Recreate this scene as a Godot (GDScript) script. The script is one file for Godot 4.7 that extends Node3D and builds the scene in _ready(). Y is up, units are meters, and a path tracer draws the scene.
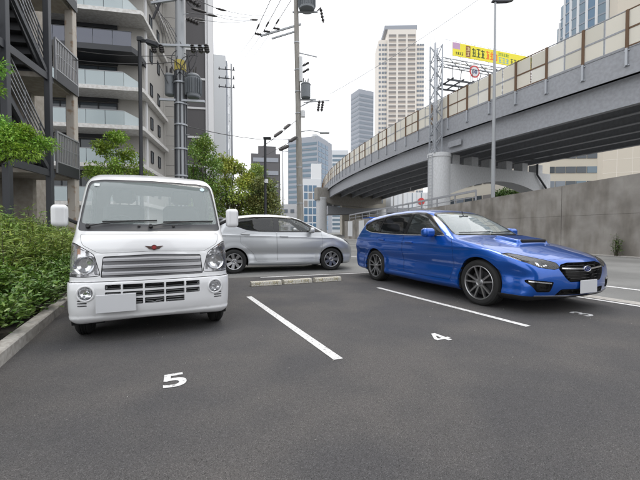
extends Node3D
# World frame: x to the right across the parking stalls, y up, -z along the stalls away from the viewer; metres.
# Street frame: turned 14.7 degrees to the right of the stalls (left buildings); boxes there are built under turned nodes.

const EYE := 1.07
var rng := RandomNumberGenerator.new()
var used := {}
var M := {}

# ---------------------------------------------------------------- mesh builder
class MB:
	var v := PackedVector3Array()
	var n := PackedVector3Array()
	var c := PackedColorArray()
	var uv := PackedVector2Array()
	var tint := Color(1, 1, 1)
	var colored := false
	var uved := false

	func tri(p: Vector3, q: Vector3, r: Vector3, a: Vector3, b: Vector3, d: Vector3) -> void:
		if (q - p).cross(r - p).dot(a + b + d) > 0.0:
			v.append(p); v.append(r); v.append(q)
			n.append(a); n.append(d); n.append(b)
		else:
			v.append(p); v.append(q); v.append(r)
			n.append(a); n.append(b); n.append(d)
		if colored:
			c.append(tint); c.append(tint); c.append(tint)

	func flat(p: Vector3, q: Vector3, r: Vector3, out: Vector3) -> void:
		var m := (q - p).cross(r - p).normalized()
		if m.dot(out) < 0.0:
			m = -m
		tri(p, q, r, m, m, m)

	func quad(p: Vector3, q: Vector3, r: Vector3, s: Vector3, out: Vector3) -> void:
		flat(p, q, r, out)
		flat(p, r, s, out)

	func quad_uv(p: Vector3, q: Vector3, r: Vector3, s: Vector3, m: Vector3) -> void:
		# p lower left, q lower right, r upper right, s upper left
		uved = true
		for t in [[p, r, q, Vector2(0, 1), Vector2(1, 0), Vector2(1, 1)], [p, s, r, Vector2(0, 1), Vector2(0, 0), Vector2(1, 0)]]:
			for k in 3:
				v.append(t[k]); n.append(m); uv.append(t[3 + k])

	func box(at: Vector3, size: Vector3, bev := 0.0, b := Basis.IDENTITY) -> void:
		var h := size * 0.5
		bev = minf(bev, minf(h.x, minf(h.y, h.z)) * 0.9)
		if bev <= 0.0:
			for ax in 3:
				var e1 := (ax + 1) % 3
				var e2 := (ax + 2) % 3
				for s in [-1.0, 1.0]:
					var o := Vector3.ZERO
					o[ax] = s
					var q := []
					for k in [[-1, -1], [1, -1], [1, 1], [-1, 1]]:
						var w := Vector3.ZERO
						w[ax] = s * h[ax]; w[e1] = k[0] * h[e1]; w[e2] = k[1] * h[e2]
						q.append(at + b * w)
					quad(q[0], q[1], q[2], q[3], b * o)
			return
		for ax in 3:
			var e1 := (ax + 1) % 3
			var e2 := (ax + 2) % 3
			for s in [-1.0, 1.0]:
				var o := Vector3.ZERO
				o[ax] = s
				var q := []
				for k in [[-1, -1], [1, -1], [1, 1], [-1, 1]]:
					var w := Vector3.ZERO
					w[ax] = s * h[ax]; w[e1] = k[0] * (h[e1] - bev); w[e2] = k[1] * (h[e2] - bev)
					q.append(at + b * w)
				quad(q[0], q[1], q[2], q[3], b * o)
			# edges between axis e1 and e2, running along ax
			for s1 in [-1.0, 1.0]:
				for s2 in [-1.0, 1.0]:
					var q := []
					for k in [-1.0, 1.0]:
						var w := Vector3.ZERO
						w[ax] = k * (h[ax] - bev); w[e1] = s1 * h[e1]; w[e2] = s2 * (h[e2] - bev)
						q.append(at + b * w)
					for k in [1.0, -1.0]:
						var w := Vector3.ZERO
						w[ax] = k * (h[ax] - bev); w[e1] = s1 * (h[e1] - bev); w[e2] = s2 * h[e2]
						q.append(at + b * w)
					var o := Vector3.ZERO
					o[e1] = s1; o[e2] = s2
					quad(q[0], q[1], q[2], q[3], b * o)
		for sx in [-1.0, 1.0]:
			for sy in [-1.0, 1.0]:
				for sz in [-1.0, 1.0]:
					var s := Vector3(sx, sy, sz)
					flat(at + b * (s * Vector3(h.x, h.y - bev, h.z - bev)), at + b * (s * Vector3(h.x - bev, h.y, h.z - bev)), at + b * (s * Vector3(h.x - bev, h.y - bev, h.z)), b * s)

	func beam(p: Vector3, q: Vector3, w: float, d: float, bev := 0.0, up := Vector3.UP) -> void:
		# a bar from p to q, w across, d along up
		var x := (q - p).normalized()
		if absf(x.dot(up)) > 0.98:
			up = Vector3.RIGHT if absf(x.x) < 0.9 else Vector3.FORWARD
		var z := x.cross(up).normalized()
		box((p + q) * 0.5, Vector3(p.distance_to(q), d, w), bev, Basis(x, z.cross(x).normalized(), z))

	func cyl(p: Vector3, q: Vector3, r0: float, r1: float, seg := 12, caps := true) -> void:
		var x := (q - p).normalized()
		var up := Vector3.UP if absf(x.y) < 0.9 else Vector3.RIGHT
		var e := x.cross(up).normalized()
		var f := x.cross(e)
		for k in seg:
			var a0 := TAU * k / seg
			var a1 := TAU * (k + 1) / seg
			var d0 := e * cos(a0) + f * sin(a0)
			var d1 := e * cos(a1) + f * sin(a1)
			if r0 > 0.0:
				tri(p + d0 * r0, p + d1 * r0, q + d1 * r1, d0, d1, d1)
			if r1 > 0.0:
				tri(p + d0 * r0, q + d1 * r1, q + d0 * r1, d0, d1, d0)
			if caps:
				if r0 > 0.0: flat(p, p + d0 * r0, p + d1 * r0, -x)
				if r1 > 0.0: flat(q, q + d0 * r1, q + d1 * r1, x)

	func tube(pts: Array, r: float, seg := 8) -> void:
		for k in pts.size() - 1:
			cyl(pts[k], pts[k + 1], r, r, seg, k == 0 or k == pts.size() - 2)

	func lathe(prof: Array, t: Transform3D, seg := 32) -> void:
		# prof: Vector2(radius, along local z)
		for k in prof.size() - 1:
			var p: Vector2 = prof[k]
			var q: Vector2 = prof[k + 1]
			var m := Vector2(q.y - p.y, p.x - q.x).normalized()
			for s in seg:
				var a0 := TAU * s / seg
				var a1 := TAU * (s + 1) / seg
				var w := []
				var wn := []
				for a in [a0, a1]:
					for e in [p, q]:
						w.append(t * Vector3(cos(a) * e.x, sin(a) * e.x, e.y))
						wn.append((t.basis * Vector3(cos(a) * m.x, sin(a) * m.x, m.y)).normalized())
				if p.x > 1e-5: tri(w[0], w[1], w[2], wn[0], wn[1], wn[2])
				if q.x > 1e-5: tri(w[1], w[3], w[2], wn[1], wn[3], wn[2])

	func prism(poly: PackedVector2Array, z0: float, z1: float, t := Transform3D.IDENTITY, sides := true) -> void:
		var ids := Geometry2D.triangulate_polygon(poly)
		for k in range(0, ids.size(), 3):
			var a := poly[ids[k]]
			var b := poly[ids[k + 1]]
			var d := poly[ids[k + 2]]
			flat(t * Vector3(a.x, a.y, z1), t * Vector3(b.x, b.y, z1), t * Vector3(d.x, d.y, z1), t.basis.z * signf(z1 - z0))
			if sides:
				flat(t * Vector3(a.x, a.y, z0), t * Vector3(b.x, b.y, z0), t * Vector3(d.x, d.y, z0), -t.basis.z * signf(z1 - z0))
		if not sides:
			return
		var cw := Geometry2D.is_polygon_clockwise(poly)
		for k in poly.size():
			var a := poly[k]
			var b := poly[(k + 1) % poly.size()]
			var o := Vector2(b.y - a.y, a.x - b.x) * (1.0 if not cw else -1.0)
			quad(t * Vector3(a.x, a.y, z0), t * Vector3(b.x, b.y, z0), t * Vector3(b.x, b.y, z1), t * Vector3(a.x, a.y, z1), t.basis * Vector3(o.x, o.y, 0))

	func mesh() -> ArrayMesh:
		var a := []
		a.resize(Mesh.ARRAY_MAX)
		a[Mesh.ARRAY_VERTEX] = v
		a[Mesh.ARRAY_NORMAL] = n
		if colored: a[Mesh.ARRAY_COLOR] = c
		if uved: a[Mesh.ARRAY_TEX_UV] = uv
		var m := ArrayMesh.new()
		if v.size() > 0:
			m.add_surface_from_arrays(Mesh.PRIMITIVE_TRIANGLES, a)
		return m

func put(b: MB, called: String, mat: Material, parent: Node = self) -> MeshInstance3D:
	return put_mesh(b.mesh(), called, mat, parent)

func put_mesh(m: Mesh, called: String, mat: Material, parent: Node = self, t := Transform3D.IDENTITY) -> MeshInstance3D:
	var o := MeshInstance3D.new()
	o.mesh = m
	o.material_override = mat
	o.name = numbered(called) if parent == self else called
	o.transform = t
	parent.add_child(o, true)
	return o

func numbered(called: String) -> String:
	used[called] = used.get(called, -1) + 1
	return called if used[called] == 0 else "%s_%03d" % [called, used[called]]

func thing(called: String, label: String, category: String, at := Vector3.ZERO, turn := 0.0, group := "") -> Node3D:
	var o := Node3D.new()
	o.name = numbered(called)
	add_child(o)
	o.position = at
	o.rotation.y = turn
	tag(o, label, category, group)
	return o

func tag(o: Node, label: String, category: String, group := "") -> void:
	o.set_meta("label", label)
	o.set_meta("category", category)
	if group != "": o.set_meta("group", group)

func part(called: String, parent: Node, at := Vector3.ZERO) -> Node3D:
	var o := Node3D.new()
	o.name = called
	o.position = at
	parent.add_child(o, true)
	return o

func structure(o: Node, label := "", category := "", group := "") -> Node:
	o.set_meta("kind", "structure")
	if label != "": tag(o, label, category, group)
	return o

func lot(u: float, h: float, v: float) -> Vector3:
	return Vector3(u, h, -v)

const STREET := deg_to_rad(14.7)
func street(a: float, h: float, b: float) -> Vector3:
	return Vector3(a * cos(STREET) + b * sin(STREET), h, -(-a * sin(STREET) + b * cos(STREET)))

func V2(a: Array) -> PackedVector2Array:
	var p := PackedVector2Array()
	for k in range(0, a.size(), 2):
		p.append(Vector2(a[k], a[k + 1]))
	return p

func rounded(p: PackedVector2Array, r: float, steps := 3) -> PackedVector2Array:
	var o := PackedVector2Array()
	var m := p.size()
	for k in m:
		var a := p[(k + m - 1) % m]
		var b := p[k]
		var d := p[(k + 1) % m]
		var l := minf(r, minf(a.distance_to(b), b.distance_to(d)) * 0.45)
		var s := b + (a - b).normalized() * l
		var e := b + (d - b).normalized() * l
		for q in steps + 1:
			var t := float(q) / steps
			o.append(s.lerp(b, t).lerp(b.lerp(e, t), t))
	return o

func ellipse(cx: float, cy: float, rx: float, ry: float, seg := 24) -> PackedVector2Array:
	var o := PackedVector2Array()
	for k in seg:
		o.append(Vector2(cx + rx * cos(TAU * k / seg), cy + ry * sin(TAU * k / seg)))
	return o

func lookup(p: PackedVector2Array, x: float) -> float:
	# smooth table
	var m := p.size()
	if x <= p[0].x: return p[0].y
	if x >= p[m - 1].x: return p[m - 1].y
	for k in m - 1:
		if x <= p[k + 1].x:
			var t := (x - p[k].x) / (p[k + 1].x - p[k].x)
			var a: float = p[maxi(k - 1, 0)].y
			var d: float = p[mini(k + 2, m - 1)].y
			return cubic_interpolate(p[k].y, p[k + 1].y, a, d, t)
	return p[m - 1].y

# ---------------------------------------------------------------- materials
func lin(r: float, g: float, b: float, a := 1.0) -> Color:
	var c := Color(r, g, b).linear_to_srgb()
	c.a = a
	return c

func mat(called: String, c: Color, rough := 0.6, metal := 0.0) -> StandardMaterial3D:
	var m := StandardMaterial3D.new()
	m.resource_name = called
	m.albedo_color = c
	m.roughness = rough
	m.metallic = metal
	M[called] = m
	return m

func glass(called: String, c: Color, alpha: float) -> StandardMaterial3D:
	var m := mat(called, c, 0.02)
	m.transparency = BaseMaterial3D.TRANSPARENCY_ALPHA
	m.albedo_color.a = alpha
	return m

func noise_tex(size: int, freq: float, lo: float, hi: float, seed_: int, oct := 4, dark := Color(0, 0, 0), light := Color(1, 1, 1)) -> ImageTexture:
	# grey noise stretched between two tones (linear values given as a factor)
	var f := FastNoiseLite.new()
	f.seed = seed_
	f.frequency = freq
	f.fractal_octaves = oct
	var im := f.get_seamless_image(size, size)
	im.convert(Image.FORMAT_RGB8)
	var d := im.get_data()
	var ramp := []
	for k in 256:
		var t := k / 255.0
		var e := clampf((t - lo) / (hi - lo), 0.0, 1.0)
		ramp.append(dark.lerp(light, e))
	for k in range(0, d.size(), 3):
		var q: Color = ramp[d[k]]
		d[k] = q.r8; d[k + 1] = q.g8; d[k + 2] = q.b8
	return ImageTexture.create_from_image(Image.create_from_data(size, size, false, Image.FORMAT_RGB8, d))

func tri_tex(m: StandardMaterial3D, t: Texture2D, scale: float, y_scale := 0.0) -> StandardMaterial3D:
	m.albedo_texture = t
	m.uv1_triplanar = true
	m.uv1_world_triplanar = true
	m.uv1_triplanar_sharpness = 4.0
	m.uv1_scale = Vector3(scale, y_scale if y_scale > 0.0 else scale, scale)
	return m

func tri_detail(m: StandardMaterial3D, t: Texture2D, scale: float, y_scale := 0.0) -> StandardMaterial3D:
	m.detail_enabled = true
	m.detail_albedo = t
	m.detail_blend_mode = BaseMaterial3D.BLEND_MODE_MUL
	m.detail_uv_layer = BaseMaterial3D.DETAIL_UV_2
	m.uv2_triplanar = true
	m.uv2_world_triplanar = true
	m.uv2_triplanar_sharpness = 4.0
	m.uv2_scale = Vector3(scale, y_scale if y_scale > 0.0 else scale, scale)
	return m

# ---------------------------------------------------------------- car bodies: a smooth field meshed as surface nets, then cut into panels
class Soup:
	var p := PackedVector3Array()
	var n := PackedVector3Array()
	func add(a: Vector3, b: Vector3, c: Vector3, x: Vector3, y: Vector3, z: Vector3) -> void:
		p.append(a); p.append(b); p.append(c)
		n.append(x); n.append(y); n.append(z)
	func moved(by: float) -> Soup:
		var s := Soup.new()
		for k in p.size():
			s.p.append(p[k] + n[k] * by)
			s.n.append(n[k])
		return s

class Shape:
	var grid := PackedFloat32Array()
	var gx: int
	var gy: int
	var lo: Vector2
	var step := 0.028
	var nose: float
	var half_w: float
	var wsec: PackedFloat32Array      # half width by height, 1 cm steps
	var plan: PackedFloat32Array      # factor by distance from the nose, 2 cm steps
	var bow := 0.05
	var crown := 0.04
	var k_low := 0.10
	var k_high := 0.16
	var belt := 1.0
	var wheels := []                  # Vector3(x, y, radius)
	var flare := 0.012
	var creases := []                 # Vector4(y at front, y at rear, depth, width): side relief
	var extra: Callable

	func side(x: float, y: float) -> float:
		var fx := clampf((x - lo.x) / step, 0.0, gx - 1.001)
		var fy := clampf((y - lo.y) / step, 0.0, gy - 1.001)
		var ix := int(fx)
		var iy := int(fy)
		fx -= ix
		fy -= iy
		var k := iy * gx + ix
		return lerpf(lerpf(grid[k], grid[k + 1], fx), lerpf(grid[k + gx], grid[k + gx + 1], fx), fy)

	func width(x: float, y: float) -> float:
		var t := clampf(y * 100.0, 0.0, wsec.size() - 1.001)
		var i := int(t)
		var w := lerpf(wsec[i], wsec[i + 1], t - i)
		t = clampf((nose - x) * 50.0, 0.0, plan.size() - 1.001)
		i = int(t)
		w *= lerpf(plan[i], plan[i + 1], t - i)
		for q in wheels:
			var r: float = Vector2(x - q.x, y - q.y).length() / q.z
			if r < 1.5:
				w += flare * (1.0 - smoothstep(1.06, 1.45, r))
		for c in creases:
			var yc := lerpf(c.x, c.y, clampf((nose - x) / 4.5, 0.0, 1.0))
			var e: float = (y - yc) / c.w
			w += c.z * exp(-e * e)
		return w

	func f(q: Vector3) -> float:
		var az := absf(q.z)
		var e := az / half_w
		e *= e
		var a := side(q.x * (1.0 + bow * e), q.y + crown * e)
		var b := (az - width(q.x, q.y)) * 0.93
		var k := lerpf(k_low, k_high, smoothstep(belt - 0.1, belt + 0.3, q.y))
		var h := maxf(k - absf(a - b), 0.0) / k
		var d := maxf(a, b) + h * h * k * 0.25
		if extra.is_valid():
			d = extra.call(q, d)
		return d

	func grad(q: Vector3) -> Vector3:
		var e := 0.006
		return Vector3(f(q + Vector3(e, 0, 0)) - f(q - Vector3(e, 0, 0)), f(q + Vector3(0, e, 0)) - f(q - Vector3(0, e, 0)), f(q + Vector3(0, 0, e)) - f(q - Vector3(0, 0, e))) / (2.0 * e)

func make_shape(prof: PackedVector2Array, nose: float, half_w: float, wsec: Array, plan: Array) -> Shape:
	# prof: (distance behind the nose, height), closed
	var s := Shape.new()
	s.nose = nose
	s.half_w = half_w
	var poly := PackedVector2Array()
	for q in prof: poly.append(Vector2(nose - q.x, q.y))
	poly = rounded(poly, 0.09, 4)
	var lo := Vector2(1e9, 1e9)
	var hi := -lo
	for q in poly:
		lo = lo.min(q)
		hi = hi.max(q)
	lo -= Vector2(0.3, 0.3)
	hi += Vector2(0.3, 0.3)
	s.lo = lo
	s.gx = int((hi.x - lo.x) / s.step) + 2
	s.gy = int((hi.y - lo.y) / s.step) + 2
	s.grid.resize(s.gx * s.gy)
	var m := poly.size()
	for j in s.gy:
		for i in s.gx:
			var q := lo + Vector2(i, j) * s.step
			var d := 1e9
			for k in m:
				var a := poly[k]
				var ab := poly[(k + 1) % m] - a
				var t := clampf((q - a).dot(ab) / ab.length_squared(), 0.0, 1.0)
				d = minf(d, q.distance_squared_to(a + ab * t))
			d = sqrt(d)
			s.grid[j * s.gx + i] = -d if Geometry2D.is_point_in_polygon(q, poly) else d
	var ws := V2(wsec)
	for k in 190: s.wsec.append(lookup(ws, k * 0.01))
	var pl := V2(plan)
	for k in 250: s.plan.append(lookup(pl, k * 0.02))
	return s

func nets(s, lo: Vector3, hi: Vector3, cell: float) -> Soup:
	# s has f(point) and grad(point)
	var big := 4
	var dim := Vector3i(ceili((hi.x - lo.x) / cell / big), ceili((hi.y - lo.y) / cell / big), ceili((hi.z - lo.z) / cell / big))
	var nx := dim.x * big + 1
	var ny := dim.y * big + 1
	var val := {}
	var at := {}
	var verts := PackedVector3Array()
	var reach := cell * big * 0.9 + cell * 0.5
	var cells := []
	var offs := [Vector3i(0, 0, 0), Vector3i(1, 0, 0), Vector3i(0, 1, 0), Vector3i(1, 1, 0), Vector3i(0, 0, 1), Vector3i(1, 0, 1), Vector3i(0, 1, 1), Vector3i(1, 1, 1)]
	var edges := [[0, 1], [2, 3], [4, 5], [6, 7], [0, 2], [1, 3], [4, 6], [5, 7], [0, 4], [1, 5], [2, 6], [3, 7]]
	for bz in dim.z:
		for by in dim.y:
			for bx in dim.x:
				var mid := lo + Vector3(bx + 0.5, by + 0.5, bz + 0.5) * cell * big
				if absf(s.f(mid)) > reach:
					continue
				for z in big:
					for y in big:
						for x in big:
							var c := Vector3i(bx * big + x, by * big + y, bz * big + z)
							var vals := []
							var neg := 0
							for o in offs:
								var g: Vector3i = c + o
								var key: int = (g.z * ny + g.y) * nx + g.x
								var d = val.get(key)
								if d == null:
									d = s.f(lo + Vector3(g) * cell)
									val[key] = d
								vals.append(d)
								if d < 0.0: neg += 1
							if neg == 0 or neg == 8:
								continue
							var sum := Vector3.ZERO
							var cnt := 0
							for e in edges:
								var a: float = vals[e[0]]
								var b: float = vals[e[1]]
								if (a < 0.0) != (b < 0.0):
									var t := a / (a - b)
									sum += Vector3(offs[e[0]]).lerp(Vector3(offs[e[1]]), t)
									cnt += 1
							at[(c.z * ny + c.y) * nx + c.x] = verts.size()
							verts.append(lo + (Vector3(c) + sum / cnt) * cell)
							cells.append(c)
	var norms := PackedVector3Array()
	for k in verts.size():
		var q := verts[k]
		var d0: float = s.f(q)
		var g := Vector3(s.f(q + Vector3(0.008, 0, 0)) - d0, s.f(q + Vector3(0, 0.008, 0)) - d0, s.f(q + Vector3(0, 0, 0.008)) - d0) / 0.008
		verts[k] = q - (g * (d0 / maxf(g.length_squared(), 0.2))).limit_length(cell * 0.5)
		norms.append(g.normalized())
	var out := Soup.new()
	var sx := 1
	var sy := nx
	var sz := nx * ny
	for k in cells.size():
		var c: Vector3i = cells[k]
		var key: int = (c.z * ny + c.y) * nx + c.x
		var v0: float = val[key]
		for ax in 3:
			var st: int = [sx, sy, sz][ax]
			var e1: int = [sy, sz, sx][ax]
			var e2: int = [sz, sx, sy][ax]
			var v1 = val.get(key + st)
			if v1 == null or (v0 < 0.0) == (v1 < 0.0):
				continue
			var a = at.get(key)
			var b = at.get(key - e1)
			var d = at.get(key - e1 - e2)
			var e = at.get(key - e2)
			if a == null or b == null or d == null or e == null:
				continue
			out.add(verts[a], verts[b], verts[d], norms[a], norms[b], norms[d])
			out.add(verts[a], verts[d], verts[e], norms[a], norms[d], norms[e])
	return out

# Cuts what lies inside poly, seen along axis (0 x, 1 y, 2 z), out of the soup; towards = sign of the normal along that axis.
func carve(s: Soup, poly: PackedVector2Array, axis: int, towards: float, lo: Vector3, hi: Vector3, lean := 0.02) -> Soup:
	var inside := Soup.new()
	var rest := Soup.new()
	var ia: int = [2, 0, 0][axis]
	var ib: int = [1, 2, 1][axis]
	var plo := Vector2(1e9, 1e9)
	var phi := -plo
	for q in poly:
		plo = plo.min(q)
		phi = phi.max(q)
	var m := poly.size()
	var elo := PackedVector2Array()
	var ehi := PackedVector2Array()
	for k in m:
		elo.append(poly[k].min(poly[(k + 1) % m]))
		ehi.append(poly[k].max(poly[(k + 1) % m]))
	for t in range(0, s.p.size(), 3):
		var p0 := s.p[t]
		var p1 := s.p[t + 1]
		var p2 := s.p[t + 2]
		var n0 := s.n[t]
		var n1 := s.n[t + 1]
		var n2 := s.n[t + 2]
		var a := Vector2(p0[ia], p0[ib])
		var b := Vector2(p1[ia], p1[ib])
		var c := Vector2(p2[ia], p2[ib])
		var tlo := a.min(b).min(c)
		var thi := a.max(b).max(c)
		if tlo.x > phi.x or tlo.y > phi.y or thi.x < plo.x or thi.y < plo.y:
			rest.add(p0, p1, p2, n0, n1, n2)
			continue
		var mid := (p0 + p1 + p2) / 3.0
		if mid.x < lo.x or mid.y < lo.y or mid.z < lo.z or mid.x > hi.x or mid.y > hi.y or mid.z > hi.z or (n0 + n1 + n2)[axis] * towards < lean * 3.0:
			rest.add(p0, p1, p2, n0, n1, n2)
			continue
		var near := false
		for k in m:
			if tlo.x <= ehi[k].x and tlo.y <= ehi[k].y and thi.x >= elo[k].x and thi.y >= elo[k].y:
				near = true
				break
		if not near:
			if Geometry2D.is_point_in_polygon((a + b + c) / 3.0, poly):
				inside.add(p0, p1, p2, n0, n1, n2)
			else:
				rest.add(p0, p1, p2, n0, n1, n2)
			continue
		var den := (b.y - c.y) * (a.x - c.x) + (c.x - b.x) * (a.y - c.y)
		if absf(den) < 1e-9:
			rest.add(p0, p1, p2, n0, n1, n2)
			continue
		var tr := PackedVector2Array([a, b, c])
		for side in 2:
			var got := Geometry2D.intersect_polygons(tr, poly) if side == 0 else Geometry2D.clip_polygons(tr, poly)
			var into := inside if side == 0 else rest
			for g in got:
				var ids := Geometry2D.triangulate_polygon(g)
				for k in range(0, ids.size(), 3):
					var w := []
					var wn := []
					for j in 3:
						var q: Vector2 = g[ids[k + j]]
						var l0 := ((b.y - c.y) * (q.x - c.x) + (c.x - b.x) * (q.y - c.y)) / den
						var l1 := ((c.y - a.y) * (q.x - c.x) + (a.x - c.x) * (q.y - c.y)) / den
						var l2 := 1.0 - l0 - l1
						w.append(p0 * l0 + p1 * l1 + p2 * l2)
						wn.append((n0 * l0 + n1 * l1 + n2 * l2).normalized())
					into.add(w[0], w[1], w[2], wn[0], wn[1], wn[2])
	s.p = rest.p
	s.n = rest.n
	return inside

func shrink(p: PackedVector2Array, by: float) -> PackedVector2Array:
	var r := Geometry2D.offset_polygon(p, -by, Geometry2D.JOIN_ROUND)
	var best := p
	var most := 0.0
	for q in r:
		var area := 0.0
		for k in q.size():
			area += q[k].cross(q[(k + 1) % q.size()])
		if absf(area) > most:
			most = absf(area)
			best = q
	return best

func soup_mesh(s: Soup) -> ArrayMesh:
	var b := MB.new()
	for t in range(0, s.p.size(), 3):
		b.tri(s.p[t], s.p[t + 1], s.p[t + 2], s.n[t], s.n[t + 1], s.n[t + 2])
	return b.mesh()

func put_soup(s: Soup, called: String, m: Material, parent: Node) -> MeshInstance3D:
	return put_mesh(soup_mesh(s), called, m, parent)

func join(a: Soup, b: Soup) -> void:
	a.p.append_array(b.p)
	a.n.append_array(b.n)

const WIDE_LO := Vector3(-9, -9, -9)
const WIDE_HI := Vector3(9, 9, 9)

# Both sides of a car: cut poly (x, y) from the flank at z > 0 (s = 1) or z < 0 (s = -1)
func flank(body: Soup, poly: PackedVector2Array, s: float, lean := 0.05) -> Soup:
	return carve(body, poly, 2, s, Vector3(-9, -9, 0.2 if s > 0 else -9.0), Vector3(9, 9, 9.0 if s > 0 else -0.2), lean)

# The edge of an opening: a lip turned inwards along poly's outline from the cut surface
func wall_in(ring: Soup, by: float) -> Soup:
	# side walls from a strip's position to the strip moved in by "by": duplicates every boundary edge
	var seen := {}
	for t in range(0, ring.p.size(), 3):
		for k in 3:
			var a := ring.p[t + k]
			var b := ring.p[t + (k + 1) % 3]
			var ka := Vector3i((a * 4000.0).round())
			var kb := Vector3i((b * 4000.0).round())
			if ka == kb: continue
			if seen.has([kb, ka]):
				seen.erase([kb, ka])
			else:
				seen[[ka, kb]] = [a, b, ring.n[t + k], ring.n[t + (k + 1) % 3]]
	var out := Soup.new()
	for key in seen:
		var e: Array = seen[key]
		var a: Vector3 = e[0]
		var b: Vector3 = e[1]
		var na: Vector3 = e[2]
		var nb: Vector3 = e[3]
		var m := (b - a).cross(na).normalized()
		var a2 := a + na * by
		var b2 := b + nb * by
		out.add(a, b, b2, m, m, m)
		out.add(a, b2, a2, m, m, m)
	return out

# A shut panel: cut out, its outline left as a groove; returns the panel's soup. The groove goes to "gaps".
func panel(body: Soup, poly: PackedVector2Array, axis: int, towards: float, lo: Vector3, hi: Vector3, gaps: Soup, gap := 0.004, depth := 0.012, lean := 0.05) -> Soup:
	var cut := carve(body, poly, axis, towards, lo, hi, lean)
	var inner := carve(cut, shrink(poly, gap), axis, towards, lo, hi, lean)
	join(gaps, cut.moved(-depth))
	return inner

# ---------------------------------------------------------------- wheels
func wheel(parent: Node3D, at: Vector3, r: float, w: float, rim_r: float, style: String, s: float) -> void:
	var o := part("wheel", parent, at)
	var t := Transform3D(Basis(Vector3(1, 0, 0), Vector3(0, 1, 0), Vector3(0, 0, 1)), Vector3.ZERO)
	if s < 0: t = t.rotated(Vector3.UP, PI)
	var h := w * 0.5
	var b := MB.new()
	b.lathe([Vector2(rim_r, -h + 0.01), Vector2(rim_r + 0.03, -h), Vector2(r - 0.035, -h), Vector2(r - 0.01, -h + 0.018), Vector2(r, -h * 0.55), Vector2(r, -h * 0.35), Vector2(r - 0.008, -h * 0.33), Vector2(r - 0.008, -h * 0.27), Vector2(r, -h * 0.25), Vector2(r, -0.01), Vector2(r - 0.008, -0.008), Vector2(r - 0.008, 0.008), Vector2(r, 0.01), Vector2(r, h * 0.25), Vector2(r - 0.008, h * 0.27), Vector2(r - 0.008, h * 0.33), Vector2(r, h * 0.35), Vector2(r, h * 0.55), Vector2(r - 0.01, h - 0.018), Vector2(r - 0.035, h), Vector2(rim_r + 0.03, h), Vector2(rim_r + 0.004, h - 0.006), Vector2(rim_r, h - 0.012)], t, 40)
	put(b, "tyre", M.rubber, o)
	b = MB.new()
	b.lathe([Vector2(rim_r + 0.006, h - 0.014), Vector2(rim_r - 0.004, h - 0.006), Vector2(rim_r - 0.016, h - 0.012), Vector2(rim_r - 0.022, h - 0.04)], t, 40)
	put(b, "rim", M.alloy if style != "steel" else M.steel_wheel, o)
	b = MB.new()
	b.lathe([Vector2(rim_r - 0.02, h - 0.04), Vector2(rim_r - 0.03, -h + 0.05), Vector2(0.0, -h + 0.05)], t, 30)
	b.lathe([Vector2(rim_r * 0.72, h - 0.075), Vector2(rim_r * 0.72, h - 0.085), Vector2(0.0, h - 0.085)], t, 30)
	put(b, "brake_disc", M.dark_metal, o)
	b = MB.new()
	var n := 10 if style == "sport" else 7
	for k in n:
		var a := TAU * k / n + (0.16 if style == "sport" else 0.0)
		if style == "sport" and k % 2 == 1: a -= 0.16
		var e := Vector3(cos(a), sin(a), 0)
		var g := Vector3(-sin(a), cos(a), 0)
		var wi := 0.030 if style == "sport" else 0.055
		var wo := 0.020 if style == "sport" else 0.085
		if style == "steel": continue
		var p0 := e * 0.04
		var p1 := e * (rim_r - 0.008)
		var z0 := h - 0.035
		var z1 := h - 0.012
		var q := [p0 - g * wi * 0.5, p0 + g * wi * 0.5, p1 + g * wo * 0.5, p1 - g * wo * 0.5]
		for i in 4: q[i] += Vector3(0, 0, z0 if i < 2 else z1)
		var low := Vector3(0, 0, -0.03)
		b.quad(t * q[0], t * q[1], t * q[2], t * q[3], t.basis.z)
		b.quad(t * q[1], t * q[2], t * (q[2] + low), t * (q[1] + low), t.basis * g)
		b.quad(t * q[0], t * q[3], t * (q[3] + low), t * (q[0] + low), t.basis * -g)
	if style == "steel":
		b.lathe([Vector2(rim_r - 0.02, h - 0.04), Vector2(rim_r * 0.7, h - 0.03), Vector2(rim_r * 0.55, h - 0.05), Vector2(0.05, h - 0.04), Vector2(0.04, h - 0.01), Vector2(0, h - 0.01)], t, 30)
		put(b, "wheel_disc", M.steel_wheel, o)
	else:
		b.lathe([Vector2(0.062, h - 0.07), Vector2(0.06, h - 0.03), Vector2(0.05, h - 0.026), Vector2(0.032, h - 0.034), Vector2(0.03, h - 0.024), Vector2(0, h - 0.02)], t, 24)
		put(b, "spokes", M.alloy, o)

func wheel_well(parent: Node3D, x: float, y: float, r: float, z0: float, z1: float) -> void:
	# a black liner: an arch over the wheel
	var b := MB.new()
	for k in 16:
		var a0 := -0.35 + (PI + 0.7) * k / 16
		var a1 := -0.35 + (PI + 0.7) * (k + 1) / 16
		var p := Vector3(x + cos(a0) * r, y + sin(a0) * r, z0)
		var q := Vector3(x + cos(a1) * r, y + sin(a1) * r, z0)
		var o := Vector3(x, y, z0)
		b.quad(p, q, Vector3(q.x, q.y, z1), Vector3(p.x, p.y, z1), o - p)
		b.flat(p, q, o, Vector3(0, 0, z1 - z0))
	put(b, "wheel_arch_liner", M.liner, parent)

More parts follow.
